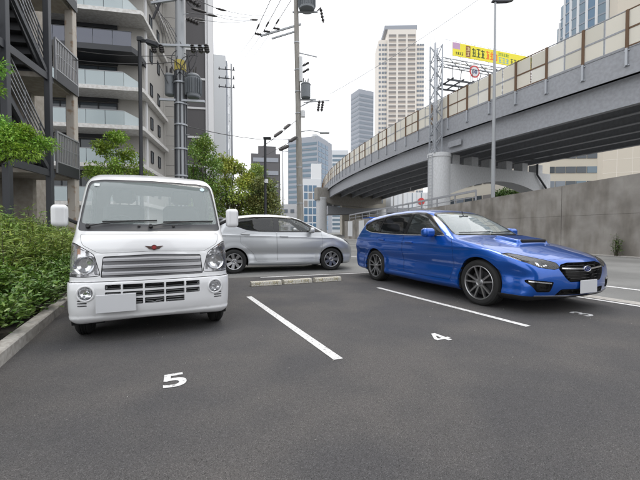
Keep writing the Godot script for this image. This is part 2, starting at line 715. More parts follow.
func seat(parent: Node3D, x: float, y: float, z: float, m: Material) -> void:
	var o := part("seat", parent)
	var b := MB.new()
	b.box(Vector3(x + 0.05, y, z), Vector3(0.50, 0.16, 0.48), 0.05)
	put(b, "cushion", m, o)
	b = MB.new()
	b.box(Vector3(x - 0.27, y + 0.33, z), Vector3(0.15, 0.60, 0.46), 0.05, Basis(Vector3.BACK, 0.25))
	put(b, "seat_back", m, o)
	b = MB.new()
	b.box(Vector3(x - 0.38, y + 0.74, z), Vector3(0.10, 0.19, 0.26), 0.04, Basis(Vector3.BACK, 0.2))
	b.cyl(Vector3(x - 0.36, y + 0.55, z - 0.05), Vector3(x - 0.38, y + 0.7, z - 0.05), 0.008, 0.008, 6)
	b.cyl(Vector3(x - 0.36, y + 0.55, z + 0.05), Vector3(x - 0.38, y + 0.7, z + 0.05), 0.008, 0.008, 6)
	put(b, "headrest", m, o)

func steering_wheel(parent: Node3D, at: Vector3, tilt: float) -> void:
	var b := MB.new()
	var t := Basis(Vector3.BACK, -tilt)
	var pts := []
	for k in 25:
		var a := TAU * k / 24
		pts.append(at + t * Vector3(0, sin(a) * 0.18, cos(a) * 0.18))
	b.tube(pts, 0.015, 8)
	b.box(at + t * Vector3(0.01, 0, 0), Vector3(0.05, 0.12, 0.16), 0.02, t)
	b.beam(at + t * Vector3(0.01, 0, -0.17), at + t * Vector3(0.01, 0, 0.17), 0.02, 0.03)
	b.cyl(at, at + t * Vector3(0.35, 0, 0), 0.025, 0.025, 8)
	put(b, "steering_wheel", M.black_plastic, parent)

func side_poly(nose: float, pts: Array) -> PackedVector2Array:
	var p := PackedVector2Array()
	for k in range(0, pts.size(), 2): p.append(Vector2(nose - pts[k], pts[k + 1]))
	return p

func mirrored(p: PackedVector2Array, s: float) -> PackedVector2Array:
	var o := PackedVector2Array()
	for q in p: o.append(Vector2(q.x * s, q.y))
	return o

class Blob:
	# smooth union of rounded boxes
	var boxes := []
	var k := 0.03
	func f(q: Vector3) -> float:
		var d := 1e9
		for b in boxes:
			var w: Vector3 = ((q - b[0]) if b.size() < 4 else (b[3] as Basis) * (q - b[0])).abs() - b[1] + Vector3.ONE * b[2]
			var e: float = Vector3(maxf(w.x, 0), maxf(w.y, 0), maxf(w.z, 0)).length() + minf(maxf(w.x, maxf(w.y, w.z)), 0.0) - b[2]
			var h := maxf(k - absf(d - e), 0.0) / k
			d = minf(d, e) - h * h * k * 0.25
		return d
	func grad(q: Vector3) -> Vector3:
		var e := 0.003
		return Vector3(f(q + Vector3(e, 0, 0)) - f(q - Vector3(e, 0, 0)), f(q + Vector3(0, e, 0)) - f(q - Vector3(0, e, 0)), f(q + Vector3(0, 0, e)) - f(q - Vector3(0, 0, e))) / (2.0 * e)

func blob_soup(boxes: Array, k: float, cell: float) -> Soup:
	var s := Blob.new()
	s.boxes = boxes
	s.k = k
	var lo := Vector3(1e9, 1e9, 1e9)
	var hi := -lo
	for b in boxes:
		lo = lo.min(b[0] - b[1])
		hi = hi.max(b[0] + b[1])
	var pad := Vector3.ONE * (cell * 4 + 0.04)
	return nets(s, lo - pad, hi + pad, cell)

func bolt_on_mirror(parent: Node3D, at: Vector3, half: Vector3, foot: Vector3, s: float, paint: Material) -> void:
	var o := part("door_mirror", parent)
	var c := Vector3(at.x, at.y, at.z * s)
	var shell := blob_soup([[c, half, minf(half.x, half.y) * 0.85]], 0.02, 0.016)
	var face := carve(shell, rounded(V2([c.z - half.z * 0.82, c.y - half.y * 0.78, c.z + half.z * 0.82, c.y - half.y * 0.78, c.z + half.z * 0.82, c.y + half.y * 0.78, c.z - half.z * 0.82, c.y + half.y * 0.78]), 0.03), 0, -1.0, WIDE_LO, WIDE_HI, 0.2)
	put_soup(shell, "mirror_shell", paint, o)
	put_soup(face.moved(-0.012), "mirror_glass", M.chrome, o)
	var b := MB.new()
	b.beam(Vector3(foot.x, foot.y, foot.z * s), c, 0.05, 0.035, 0.008)
	put(b, "mirror_foot", M.black_plastic, o)

# cuts a window with a black seal round it
func window_in(body: Soup, poly: PackedVector2Array, s: float, parent: Node3D, seal: Soup, g: Material, rim := 0.014, called := "side_window") -> void:
	var cut := flank(body, poly, s)
	var inner := flank(cut, shrink(poly, rim), s)
	join(seal, cut.moved(-0.002))
	join(seal, wall_in(inner, -0.012))
	put_soup(inner.moved(-0.006), called, g, parent)

func cut_arches(body: Soup, shape: Shape, r: float) -> void:
	for q in shape.wheels:
		for s in [-1.0, 1.0]:
			var c := ellipse(q.x, q.y, r, r, 40)
			carve(body, c, 2, s, Vector3(-9, -9, 0.45 if s > 0 else -9.0), Vector3(9, 9, 9.0 if s > 0 else -0.45), -0.9)

func arch_lips(parent: Node3D, shape: Shape, r: float, m: Material) -> void:
	# the turned-in edge of each wheel opening
	for q in shape.wheels:
		for s in [-1.0, 1.0]:
			var b := MB.new()
			var n := 36
			for k in n:
				var w := []
				for e in [k, k + 1]:
					var a: float = -0.30 + (PI + 0.60) * e / n
					var x: float = q.x + cos(a) * r
					var y: float = q.y + sin(a) * r
					# find the flank's surface there
					var z := 0.95
					var p := Vector3(x, y, z)
					for it in 12:
						z -= shape.f(Vector3(x, y, z))
					w.append(Vector3(x, y, z * s))
				var o := Vector3(q.x, q.y, w[0].z)
				var d := Vector3(0, 0, -0.035 * s)
				b.quad(w[0], w[1], w[1] + d, w[0] + d, o - w[0])
			put(b, "wheel_arch_lip", m, parent)

# ---------------------------------------------------------------- small white truck
func build_truck() -> void:
	var T := thing("light_truck", "small white cab-over truck with silver grille and winged badge by the hedge", "truck", lot(0.0, 0, 5.57), deg_to_rad(-90.0))
	var nose := 0.9525 + 0.745
	var s := make_shape(V2([0.05, 0.235, 0.015, 0.28, 0.0, 0.36, 0.0, 0.56, 0.02, 0.62, 0.03, 0.76, 0.055, 0.90, 0.10, 1.0, 0.17, 1.065, 0.25, 1.115, 0.435, 1.38, 0.60, 1.60, 0.69, 1.68, 0.88, 1.738, 1.15, 1.762, 1.34, 1.758, 1.42, 1.70, 1.44, 1.5, 1.44, 0.32, 1.40, 0.25, 0.6, 0.25]), nose, 0.7375,
		[0.15, 0.715, 0.28, 0.73, 0.45, 0.7375, 0.7, 0.7375, 0.9, 0.733, 1.05, 0.722, 1.25, 0.702, 1.45, 0.686, 1.62, 0.670, 1.76, 0.652, 1.9, 0.63],
		[0.0, 0.975, 0.1, 0.99, 0.25, 1.0, 2.0, 1.0])
	s.bow = 0.045
	s.crown = 0.035
	s.k_low = 0.13
	s.k_high = 0.12
	s.belt = 1.05
	s.wheels = [Vector3(1.19, 0.275, 0.30)]
	s.flare = 0.0
	s.extra = func(q: Vector3, d: float) -> float:
		# bumper stands a little proud of the face above it; a shallow step below the bonnet edge
		if q.x > nose - 0.3:
			d -= 0.016 * (1.0 - smoothstep(0.578, 0.598, q.y)) + 0.010 * (1.0 - smoothstep(0.245, 0.275, q.y)) - 0.006 * smoothstep(0.84, 0.86, q.y) * (1.0 - smoothstep(0.86, 0.9, q.y))
		return d
	var body := nets(s, Vector3(0.2, 0.15, -0.84), Vector3(1.78, 1.85, 0.84), 0.024)
	var F_LO := Vector3(nose - 0.45, -9, -9)
	var gaps := Soup.new()
	var seal := Soup.new()
	# windscreen (z, y as seen from the front)
	var ws := rounded(V2([-0.685, 1.075, -0.60, 1.068, 0.0, 1.064, 0.60, 1.068, 0.685, 1.075, 0.668, 1.30, 0.645, 1.52, 0.624, 1.612, 0.50, 1.634, 0.0, 1.642, -0.50, 1.634, -0.624, 1.612, -0.645, 1.52, -0.668, 1.30]), 0.035)
	var cut := carve(body, ws, 0, 1.0, Vector3(0.4, -9, -9), WIDE_HI, 0.03)
	var glass_line := rounded(V2([-0.662, 1.148, 0.0, 1.14, 0.662, 1.148, 0.648, 1.30, 0.626, 1.50, 0.606, 1.592, 0.48, 1.612, 0.0, 1.620, -0.48, 1.612, -0.606, 1.592, -0.626, 1.50, -0.648, 1.30]), 0.035)
	var pane := carve(cut, glass_line, 0, 1.0, Vector3(0.4, -9, -9), WIDE_HI, 0.03)
	put_soup(cut.moved(-0.004), "windscreen_surround", M.cowl, T)
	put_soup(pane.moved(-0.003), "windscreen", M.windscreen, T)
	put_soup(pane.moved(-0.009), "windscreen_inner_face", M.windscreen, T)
	# inspection sticker, in the upper corner
	var b := MB.new()
	# side windows and doors
	for side in [-1.0, 1.0]:
		var dp := rounded(side_poly(nose, [0.42, 1.06, 0.48, 0.92, 0.84, 0.66, 0.92, 0.34, 1.32, 0.33, 1.36, 0.5, 1.36, 1.62, 0.86, 1.64]), 0.05)
		var door := panel(body, dp, 2, side, Vector3(-9, -9, 0.3 if side > 0 else -9.0), Vector3(9, 9, 9.0 if side > 0 else -0.3), gaps)
		window_in(door, rounded(side_poly(nose, [0.50, 1.06, 1.30, 1.04, 1.30, 1.57, 0.90, 1.585]), 0.05), side, T, seal, M.side_glass)
		var dn := put_soup(door, "door", M.truck_white, T)
		b = MB.new()
		b.box(Vector3(nose - 1.24, 0.92, 0.742 * side), Vector3(0.14, 0.035, 0.03), 0.01)
		put(b, "door_handle", M.black_plastic, dn)
	# headlights
	for side in [-1.0, 1.0]:
		var hp := mirrored(rounded(V2([0.46, 0.640, 0.60, 0.632, 0.80, 0.640, 0.80, 0.965, 0.69, 0.960, 0.60, 0.905, 0.515, 0.845]), 0.03), side)
		var lamp := carve(body, hp, 0, 1.0, F_LO, WIDE_HI, -0.15)
		var inner := carve(lamp, shrink(hp, 0.006), 0, 1.0, F_LO, WIDE_HI, -0.15)
		join(gaps, lamp.moved(-0.012))
		var hl := put_soup(inner.moved(-0.002), "headlight", M.lamp_cover, T)
		# what lies behind the cover: chrome bowl with a bulb, an indicator above
		var bowl := inner.moved(-0.050)
		var ind := carve(bowl, mirrored(V2([0.64, 0.845, 0.9, 0.845, 0.9, 1.0, 0.64, 1.0]), side), 0, 1.0, WIDE_LO, WIDE_HI, -1.0)
		put_soup(bowl, "reflector", M.reflector, hl)
		put_soup(ind, "indicator", M.amber, hl)
		var sides := wall_in(inner, -0.05)
		put_soup(sides, "lamp_housing", M.reflector, hl)
		b = MB.new()
		var face := Basis(Vector3(0, 0, -1), Vector3(0, 1, 0), Vector3(1, 0, 0))
		b.lathe([Vector2(0.085, -0.01), Vector2(0.082, 0.012), Vector2(0.06, -0.012), Vector2(0.03, -0.02), Vector2(0.0, -0.02)], Transform3D(face, Vector3(nose - 0.085, 0.745, 0.60 * side)), 24)
		put(b, "bulb_bowl", M.chrome, hl)
	# badge panel over the silver grille
	var gp := rounded(V2([-0.465, 0.625, 0.465, 0.625, 0.445, 0.825, 0.0, 0.842, -0.445, 0.825]), 0.02)
	var grille := panel(body, gp, 0, 1.0, F_LO, WIDE_HI, gaps, 0.004, 0.012)
	put_soup(grille.moved(-0.014), "grille_back", M.reflector_dark, T)
	var gn := part("grille", T)
	for k in 3:
		# three bright bars that follow the face
		var y0 := 0.640 + k * 0.066
		b = MB.new()
		var hh := 0.046
		for i in 24:
			var w := []
			for e in [i, i + 1]:
				var z: float = lerpf(-0.452 + k * 0.005, 0.452 - k * 0.005, e / 24.0)
				for yy in [[0.0, -0.012], [0.008, 0.006], [hh * 0.6, 0.004], [hh, -0.012]]:
					var x := nose - 0.02
					for it in 8: x -= s.f(Vector3(x, y0 + yy[0], z))
					w.append(Vector3(x + yy[1], y0 + yy[0], z))
			for e in 3:
				b.quad(w[e], w[e + 1], w[e + 5], w[e + 4], Vector3(1, 0, 0))
		put(b, "grille_bar", M.satin, gn)
	# bonnet lid line
	var bp := rounded(V2([-0.655, 1.04, -0.62, 0.935, -0.48, 0.855, 0.0, 0.868, 0.48, 0.855, 0.62, 0.935, 0.655, 1.04, 0.0, 1.042]), 0.03)
	var lid := panel(body, bp, 0, 1.0, F_LO, WIDE_HI, gaps, 0.003, 0.010, 0.03)
	put_soup(lid, "bonnet_lid", M.truck_white, T)
	# bumper
	var up := V2([-0.85, 0.592, 0.85, 0.592, 0.85, 0.1, -0.85, 0.1])
	var bumper := carve(body, up, 0, 1.0, Vector3(nose - 0.42, -9, -9), WIDE_HI, -0.35)
	var seam := carve(bumper, V2([-0.85, 0.586, 0.85, 0.586, 0.85, 0.6, -0.85, 0.6]), 0, 1.0, WIDE_LO, WIDE_HI, -1)
	join(gaps, seam.moved(-0.014))
	# air intake slots: three rows of dark pockets between white bars
	var slots := []
	var edges := [-0.435, -0.285, -0.095, 0.095, 0.285, 0.435]
	for row in 3:
		for c in 5:
			if row == 2 and (c == 0 or c == 4): continue
			var y1: float = [0.560, 0.490, 0.420][row]
			var y0: float = [0.510, 0.440, 0.362][row]
			var z0: float = edges[c] + 0.008
			var z1: float = edges[c + 1] - 0.008
			slots.append(rounded(V2([z0, y0, z1, y0, z1, y1, z0, y1]), 0.008))
	for side in [-1.0, 1.0]:
		for k in 3:
			slots.append(rounded(mirrored(V2([0.575, 0.362 + k * 0.024, 0.655, 0.362 + k * 0.024, 0.655, 0.376 + k * 0.024, 0.575, 0.376 + k * 0.024]), side), 0.004))
	var pocket := Soup.new()
	var lips := Soup.new()
	for p in slots:
		var hole := carve(bumper, p, 0, 1.0, F_LO, WIDE_HI, -0.2)
		join(lips, wall_in(hole, -0.05))
		join(pocket, hole.moved(-0.05))
	for side in [-1.0, 1.0]:
		var hole := carve(bumper, ellipse(0.585 * side, 0.485, 0.066, 0.066, 30), 0, 1.0, F_LO, WIDE_HI, -0.2)
		join(pocket, hole.moved(-0.06))
		join(lips, wall_in(hole, -0.06))
	var bn := put_soup(bumper, "front_bumper", M.truck_white, T)
	put_soup(lips, "intake_edge", M.truck_white, bn)
	put_soup(pocket, "air_intake", M.liner, bn)
	for side in [-1.0, 1.0]:
		var x := nose
		for it in 8: x -= s.f(Vector3(x, 0.485, 0.585 * side))
		var fc := Vector3(x, 0.485, 0.585 * side)
		var g := s.grad(fc).normalized()
		var ax := g.cross(Vector3.UP).normalized()
		b = MB.new()
		var t := Transform3D(Basis(ax, g.cross(ax) * -1.0, g), fc)
		b.lathe([Vector2(0.082, -0.01), Vector2(0.080, 0.004), Vector2(0.070, 0.010), Vector2(0.062, 0.006), Vector2(0.060, -0.004)], t, 30)
		var fl := put(b, "fog_lamp", M.truck_white, T)
		b = MB.new()
		b.lathe([Vector2(0.058, -0.002), Vector2(0.055, 0.008), Vector2(0.04, 0.012), Vector2(0, 0.014)], t, 30)
		put(b, "lamp_lens", M.lamp_cover, fl)
		b = MB.new()
		b.lathe([Vector2(0.06, 0.0), Vector2(0.05, -0.02), Vector2(0.03, -0.03), Vector2(0.012, -0.032), Vector2(0.012, -0.01), Vector2(0, -0.01)], t, 30)
		put(b, "reflector", M.chrome, fl)
	# window in the back of the cab
	var rw := rounded(V2([-0.52, 1.12, 0.52, 1.12, 0.50, 1.54, -0.50, 1.54]), 0.05)
	var back := carve(body, rw, 0, -1.0, WIDE_LO, Vector3(0.5, 9, 9), 0.3)
	put_soup(back, "rear_window", M.side_glass, T)
	cut_arches(body, s, 0.335)
	put_soup(body, "cab", M.truck_white, T)
	put_soup(body.moved(-0.025), "cab_lining", M.lining, T)
	put_soup(gaps, "panel_gap", M.liner, T)
	put_soup(seal, "window_seal", M.black_plastic, T)
	# winged badge
	var bx := nose
	for it in 8: bx -= s.f(Vector3(bx, 0.905, 0.0))
	var bg := s.grad(Vector3(bx, 0.905, 0)).normalized()
	var bt := Transform3D(Basis(Vector3(0, 0, -1), bg.cross(Vector3(0, 0, -1)), bg), Vector3(bx, 0.905, 0))
	var badge := part("winged_badge", T)
	b = MB.new()
	for side in [-1.0, 1.0]:
		for k in 3:
			b.prism(V2([0.02 * side, 0.010 - k * 0.011, (0.082 - k * 0.014) * side, 0.016 - k * 0.012, (0.074 - k * 0.014) * side, 0.008 - k * 0.012, 0.02 * side, 0.001 - k * 0.011]), -0.004, 0.005, bt)
	put(b, "wing", M.bronze, badge)
	b = MB.new()
	b.lathe([Vector2(0.028, -0.004), Vector2(0.027, 0.007), Vector2(0.021, 0.008)], bt, 24)
	put(b, "ring", M.bronze, badge)
	b = MB.new()
	b.lathe([Vector2(0.021, 0.004), Vector2(0.018, 0.008), Vector2(0, 0.009)], bt, 24)
	put(b, "badge_centre", M.badge_red, badge)
	# washer nozzles
	for side in [-0.19, 0.14]:
		var x := nose - 0.2
		for it in 8: x -= s.f(Vector3(x, 1.12, side)) * 0.8
		b = MB.new()
		b.lathe([Vector2(0.016, -0.01), Vector2(0.014, 0.012), Vector2(0.006, 0.018), Vector2(0, 0.018)], Transform3D(bt.basis, Vector3(x, 1.118, side)), 12)
		put(b, "washer_nozzle", M.black_plastic, T)
	# wipers
	for w in [[0.59, 1.105, 0.0, 1.185], [0.03, 1.105, -0.58, 1.185]]:
		var wn := part("wiper", T)
		var pts := []
		for e in 7:
			var t := e / 6.0
			var z: float = lerpf(w[0], w[2], t)
			var y: float = lerpf(w[1], w[3], pow(t, 0.7))
			var x := nose - 0.2
			for it in 10: x -= s.f(Vector3(x, y, z)) * 0.9
			pts.append(Vector3(x, y, z) + s.grad(Vector3(x, y, z)).normalized() * 0.022)
		b = MB.new()
		b.cyl(pts[0] - Vector3(0.03, 0.01, 0), pts[0] + Vector3(0.012, 0.006, 0), 0.022, 0.018, 12)
		for e in 4: b.beam(pts[e], pts[e + 1], 0.016 - e * 0.002, 0.010, 0.002)
		put(b, "wiper_arm", M.black_plastic, wn)
		b = MB.new()
		for e in 8:
			var ps := []
			for h in [e, e + 1]:
				var t: float = h / 8.0
				var z: float = lerpf(w[0] - 0.12, w[2] - 0.03, t)
				var y: float = 1.160 + 0.016 * t
				var x := nose - 0.2
				for it in 10: x -= s.f(Vector3(x, y, z)) * 0.9
				ps.append(Vector3(x, y, z) + s.grad(Vector3(x, y, z)).normalized() * 0.010)
			b.beam(ps[0], ps[1], 0.012, 0.014)
		put(b, "wiper_blade", M.black_plastic, wn)
	# dark fillet in the glass corner, stickers
	var st_defs := [[-0.53, 1.565, 0.026, M.sticker_blue], [0.55, 1.568, 0.022, M.sticker_white]]
	for d in st_defs:
		var pts := []
		b = MB.new()
		var c := Vector3(0, d[1], d[0])
		c.x = nose - 0.6
		for it in 14: c.x -= s.f(c) * 0.9
		var g := s.grad(c).normalized()
		var ax := Vector3(0, 0, -1)
		b.prism(ellipse(0, 0, d[2], d[2] * 1.05, 18) if d[0] < 0 else rounded(V2([-0.025, -0.02, 0.025, -0.02, 0.025, 0.02, -0.025, 0.02]), 0.006), -0.001, 0.001, Transform3D(Basis(ax, g.cross(ax), g), c + g * 0.0005))
		put(b, "windscreen_sticker", d[3], T)
	# mirrors
	for side in [-1.0, 1.0]:
		bolt_on_mirror(T, Vector3(nose - 0.53, 1.228, 0.868), Vector3(0.05, 0.112, 0.074), Vector3(nose - 0.57, 1.14, 0.70), side, M.truck_white)
	# number plate
	b = MB.new()
	b.box(Vector3(nose + 0.030, 0.388, 0.33), Vector3(0.012, 0.172, 0.335), 0.004)
	var pl := put(b, "number_plate", M.plate, T)
	b = MB.new()
	b.box(Vector3(nose + 0.012, 0.388, 0.33), Vector3(0.03, 0.12, 0.25), 0.004)
	put(b, "plate_bracket", M.black_plastic, pl)
	# inside the cab
	b = MB.new()
	b.box(Vector3(nose - 0.44, 0.98, 0), Vector3(0.34, 0.24, 1.26), 0.05)
	b.box(Vector3(nose - 0.40, 1.11, 0.36), Vector3(0.2, 0.08, 0.36), 0.03)
	put(b, "dashboard", M.interior, T)
	b = MB.new()
	b.box(Vector3(nose - 0.85, 0.42, 0), Vector3(1.05, 0.06, 1.36), 0.01)
	b.box(Vector3(nose - 1.15, 0.58, 0), Vector3(0.4, 0.3, 1.3), 0.02)
	put(b, "cab_floor", M.interior, T)
	for z in [-0.34, 0.34]: seat(T, nose - 0.98, 0.78, z, M.seat_cloth)
	steering_wheel(T, Vector3(nose - 0.66, 1.10, 0.34), 0.75)
	b = MB.new()
	b.box(Vector3(nose - 0.62, 1.545, 0), Vector3(0.02, 0.06, 0.2), 0.01)
	b.cyl(Vector3(nose - 0.62, 1.56, 0), Vector3(nose - 0.70, 1.66, 0), 0.008, 0.008, 6)
	put(b, "rear_view_mirror", M.black_plastic, T)
	# chassis, load bed
	b = MB.new()
	for z in [-0.36, 0.36]: b.box(Vector3(-0.15, 0.40, z), Vector3(3.0, 0.12, 0.07))
	for x in [-1.5, -0.95, -0.2, 0.6, 1.35]: b.box(Vector3(x, 0.40, 0), Vector3(0.08, 0.09, 0.65))
	b.cyl(Vector3(-0.9525, 0.275, -0.6), Vector3(-0.9525, 0.275, 0.6), 0.05, 0.05, 10)
	b.cyl(Vector3(1.19, 0.275, -0.6), Vector3(1.19, 0.275, 0.6), 0.04, 0.04, 10)
	b.box(Vector3(0.9, 0.36, 0), Vector3(1.0, 0.24, 0.95))
	put(b, "chassis", M.liner, T)
	var bed := part("load_bed", T)
	b = MB.new()
	b.box(Vector3(-0.73, 0.64, 0), Vector3(1.94, 0.06, 1.41), 0.01)
	put(b, "bed_floor", M.truck_white, bed)
	for z in [-0.695, 0.695]:
		b = MB.new()
		b.box(Vector3(-0.73, 0.79, z), Vector3(1.92, 0.27, 0.035), 0.01)
		for x in [-1.4, -0.9, -0.4, 0.1]: b.box(Vector3(x, 0.79, z + signf(z) * 0.02), Vector3(0.05, 0.25, 0.02), 0.004)
		put(b, "side_gate", M.truck_white, bed)
	b = MB.new()
	b.box(Vector3(-1.68, 0.79, 0), Vector3(0.035, 0.27, 1.35), 0.01)
	put(b, "tail_gate", M.truck_white, bed)
	b = MB.new()
	for z in [-0.62, 0.62, -0.2, 0.2]: b.beam(Vector3(0.225, 0.66, z), Vector3(0.225, 1.62, z), 0.03, 0.03)
	for y in [0.92, 1.62]: b.beam(Vector3(0.225, y, -0.63), Vector3(0.225, y, 0.63), 0.032, 0.032)
	put(b, "headboard_guard", M.truck_white, bed)
	for z in [-0.65, 0.65]:
		wheel(T, Vector3(1.19, 0.275, z), 0.275, 0.145, 0.155, "steel", signf(z))
		wheel(T, Vector3(-0.9525, 0.275, z), 0.275, 0.145, 0.155, "steel", signf(z))
	wheel_well(T, 1.19, 0.275, 0.33, 0.45, 0.725)
	wheel_well(T, 1.19, 0.275, 0.33, -0.45, -0.725)
	b = MB.new()
	for z in [-0.62, 0.62]: b.box(Vector3(-0.55, 0.36, z), Vector3(0.012, 0.34, 0.2))
	put(b, "mud_flap", M.rubber, T)

# ---------------------------------------------------------------- passenger cars
func surface_x(s: Shape, from: float, y: float, z: float) -> Vector3:
	var x := from
	for it in 12: x -= s.f(Vector3(x, y, z)) * 0.9
	return Vector3(x, y, z)

func surface_z(s: Shape, x: float, y: float, side: float) -> Vector3:
	var z := 0.9
	for it in 12: z -= s.f(Vector3(x, y, z)) * 0.9
	return Vector3(x, y, z * side)

# a strip that hugs the body: pts are (z, y) seen from the front
func front_strip(s: Shape, pts: Array, nose: float, h: float, proud: float, called: String, m: Material, parent: Node) -> void:
	var b := MB.new()
	for k in pts.size() - 1:
		var w := []
		for e in [pts[k], pts[k + 1]]:
			for q in [[-0.5, 0.0], [-0.4, 1.0], [0.4, 1.0], [0.5, 0.0]]:
				var p := surface_x(s, nose - 0.1, e[1] + q[0] * h, e[0])
				w.append(p + s.grad(p).normalized() * proud * q[1])
		for i in 3: b.quad(w[i], w[i + 1], w[i + 5], w[i + 4], Vector3(1, 0, 0))
	put(b, called, m, parent)

func build_car(C: Node3D, d: Dictionary) -> void:
	var nose: float = d.nose
	var s := make_shape(V2(d.prof), nose, d.half_w, d.wsec, d.plan)
	s.bow = d.bow
	s.crown = 0.045
	s.k_low = 0.075
	s.k_high = 0.15
	s.belt = 1.0
	var wx: float = d.wb * 0.5
	s.wheels = [Vector3(wx, d.wr, d.ar), Vector3(-wx, d.wr, d.ar)]
	s.flare = 0.014
	s.creases = d.creases
	if d.has("extra"): s.extra = d.extra
	var body := nets(s, Vector3(nose - d.length - 0.05, 0.1, -0.95), Vector3(nose + 0.06, 1.62, 0.95), 0.03)
	var F_LO := Vector3(nose - 0.95, -9, -9)
	var gaps := Soup.new()
	var seal := Soup.new()
	var b: MB
	# windscreen and rear window
	var cut := carve(body, rounded(V2(d.screen), 0.06), 0, 1.0, Vector3(nose - 2.4, -9, -9), WIDE_HI, 0.05)
	var pane := carve(cut, shrink(rounded(V2(d.screen), 0.06), 0.022), 0, 1.0, Vector3(nose - 2.4, -9, -9), WIDE_HI, 0.05)
	join(seal, cut.moved(-0.002))
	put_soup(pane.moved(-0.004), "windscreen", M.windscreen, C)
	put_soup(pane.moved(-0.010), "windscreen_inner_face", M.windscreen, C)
	cut = carve(body, rounded(V2(d.rear_screen), 0.06), 0, -1.0, WIDE_LO, Vector3(-0.8, 9, 9), 0.05)
	pane = carve(cut, shrink(rounded(V2(d.rear_screen), 0.06), 0.022), 0, -1.0, WIDE_LO, WIDE_HI, 0.05)
	join(seal, cut.moved(-0.002))
	put_soup(pane.moved(-0.004), "rear_window", M.side_glass, C)
	# bonnet
	var hood: PackedVector2Array = side_poly(nose, d.hood)
	var lid := panel(body, rounded(hood, 0.06), 1, 1.0, Vector3(-9, 0.6, -9), WIDE_HI, gaps, 0.0035, 0.012, 0.1)
	put_soup(lid, "bonnet", d.paint, C)
	for side in [-1.0, 1.0]:
		var zlo := Vector3(-9, -9, 0.3 if side > 0 else -9.0)
		var zhi := Vector3(9, 9, 9.0 if side > 0 else -0.3)
		# headlight
		var hp := mirrored(rounded(V2(d.lamp), 0.015), side)
		var lamp := carve(body, hp, 0, 1.0, F_LO, WIDE_HI, 0.03)
		var inner := carve(lamp, shrink(hp, 0.005), 0, 1.0, F_LO, WIDE_HI, 0.0)
		join(gaps, lamp.moved(-0.01))
		var hl := put_soup(inner.moved(-0.001), "headlight", M.lamp_cover, C)
		var bowl := inner.moved(-0.045)
		var bright := carve(bowl, mirrored(V2(d.lamp_bright), side), 0, 1.0, WIDE_LO, WIDE_HI, -1.0)
		put_soup(bowl, "lamp_housing", M.liner, hl)
		put_soup(bright.moved(0.012), "reflector", M.reflector, hl)
		put_soup(wall_in(inner, -0.045), "lamp_edge", M.liner, hl)
		b = MB.new()
		for q in d.bulbs:
			var p := surface_x(s, nose - 0.3, q[1], q[0] * side)
			var g := s.grad(p).normalized()
			var ax := g.cross(Vector3.UP).normalized()
			b.lathe([Vector2(0.036, -0.02), Vector2(0.034, 0.006), Vector2(0.028, 0.010), Vector2(0.02, 0.016), Vector2(0, 0.022)], Transform3D(Basis(ax, -g.cross(ax), g), p - g * 0.04), 20)
		put(b, "projector_lens", M.chrome, hl)
		# windows
		for k in d.windows.size():
			window_in(body, rounded(side_poly(nose, d.windows[k]), 0.03), side, C, seal, M.side_glass if k == 0 else M.privacy_glass)
		if d.has("visor"):
			join(seal, flank(body, rounded(side_poly(nose, d.visor), 0.03), side))
		# doors
		for k in d.doors.size():
			var door := panel(body, rounded(side_poly(nose, d.doors[k]), 0.04), 2, side, zlo, zhi, gaps)
			var dn := put_soup(door, "door", d.paint, C)
			var hx: float = nose - d.handles[k][0]
			var hy: float = d.handles[k][1]
			var p0 := surface_z(s, hx + 0.1, hy, side)
			var p1 := surface_z(s, hx - 0.1, hy + 0.006, side)
			var o := Vector3(0, 0, 0.022 * side)
			b = MB.new()
			b.beam(p0 + o, p1 + o, 0.018, 0.028, 0.007)
			b.beam(p0 - o, p0 + o, 0.02, 0.024, 0.003)
			b.beam(p1 - o, p1 + o, 0.02, 0.024, 0.003)
			put(b, "door_handle", d.paint, dn)
		# fuel lid, rear lamp
		var rl := carve(body, rounded(side_poly(nose, d.rear_lamp), 0.02), 2, side, zlo, zhi, 0.0)
		join(rl, carve(body, mirrored(rounded(V2(d.rear_lamp_back), 0.02), side), 0, -1.0, WIDE_LO, Vector3(nose - d.length + 0.2, 9, 9), 0.3))
		put_soup(rl.moved(0.004), "tail_lamp", M.tail_red, C)
		bolt_on_mirror(C, Vector3(nose - d.mirror[0], d.mirror[1], d.mirror[2]), Vector3(0.075, 0.075, 0.118), Vector3(nose - d.mirror[0] + 0.03, d.mirror[1] - 0.06, d.mirror[2] - 0.17), side, d.paint)
	# front openings
	for o in d.openings:
		for side in ([-1.0, 1.0] if o.pair else [1.0]):
			var p := mirrored(rounded(V2(o.poly), 0.02), side)
			var hole := carve(body, p, 0, 1.0, F_LO, WIDE_HI, 0.0)
			put_soup(wall_in(hole, -o.depth), o.name + "_edge", M.black_plastic, C)
			put_soup(hole.moved(-o.depth), o.name, M.grille_black, C)
	# lower edge in black
	if d.has("skirt"):
		var low := carve(body, V2(d.skirt), 0, 1.0, Vector3(nose - 0.6, -9, -9), WIDE_HI, -0.4)
		put_soup(low, "front_lip", M.black_plastic, C)
	cut_arches(body, s, d.ar)
	put_soup(body, "body", d.paint, C)
	put_soup(body.moved(-0.02), "cabin_lining", M.lining, C)
	arch_lips(C, s, d.ar, d.paint)
	put_soup(gaps, "panel_gap", M.liner, C)
	put_soup(seal, "window_trim", M.black_gloss, C)
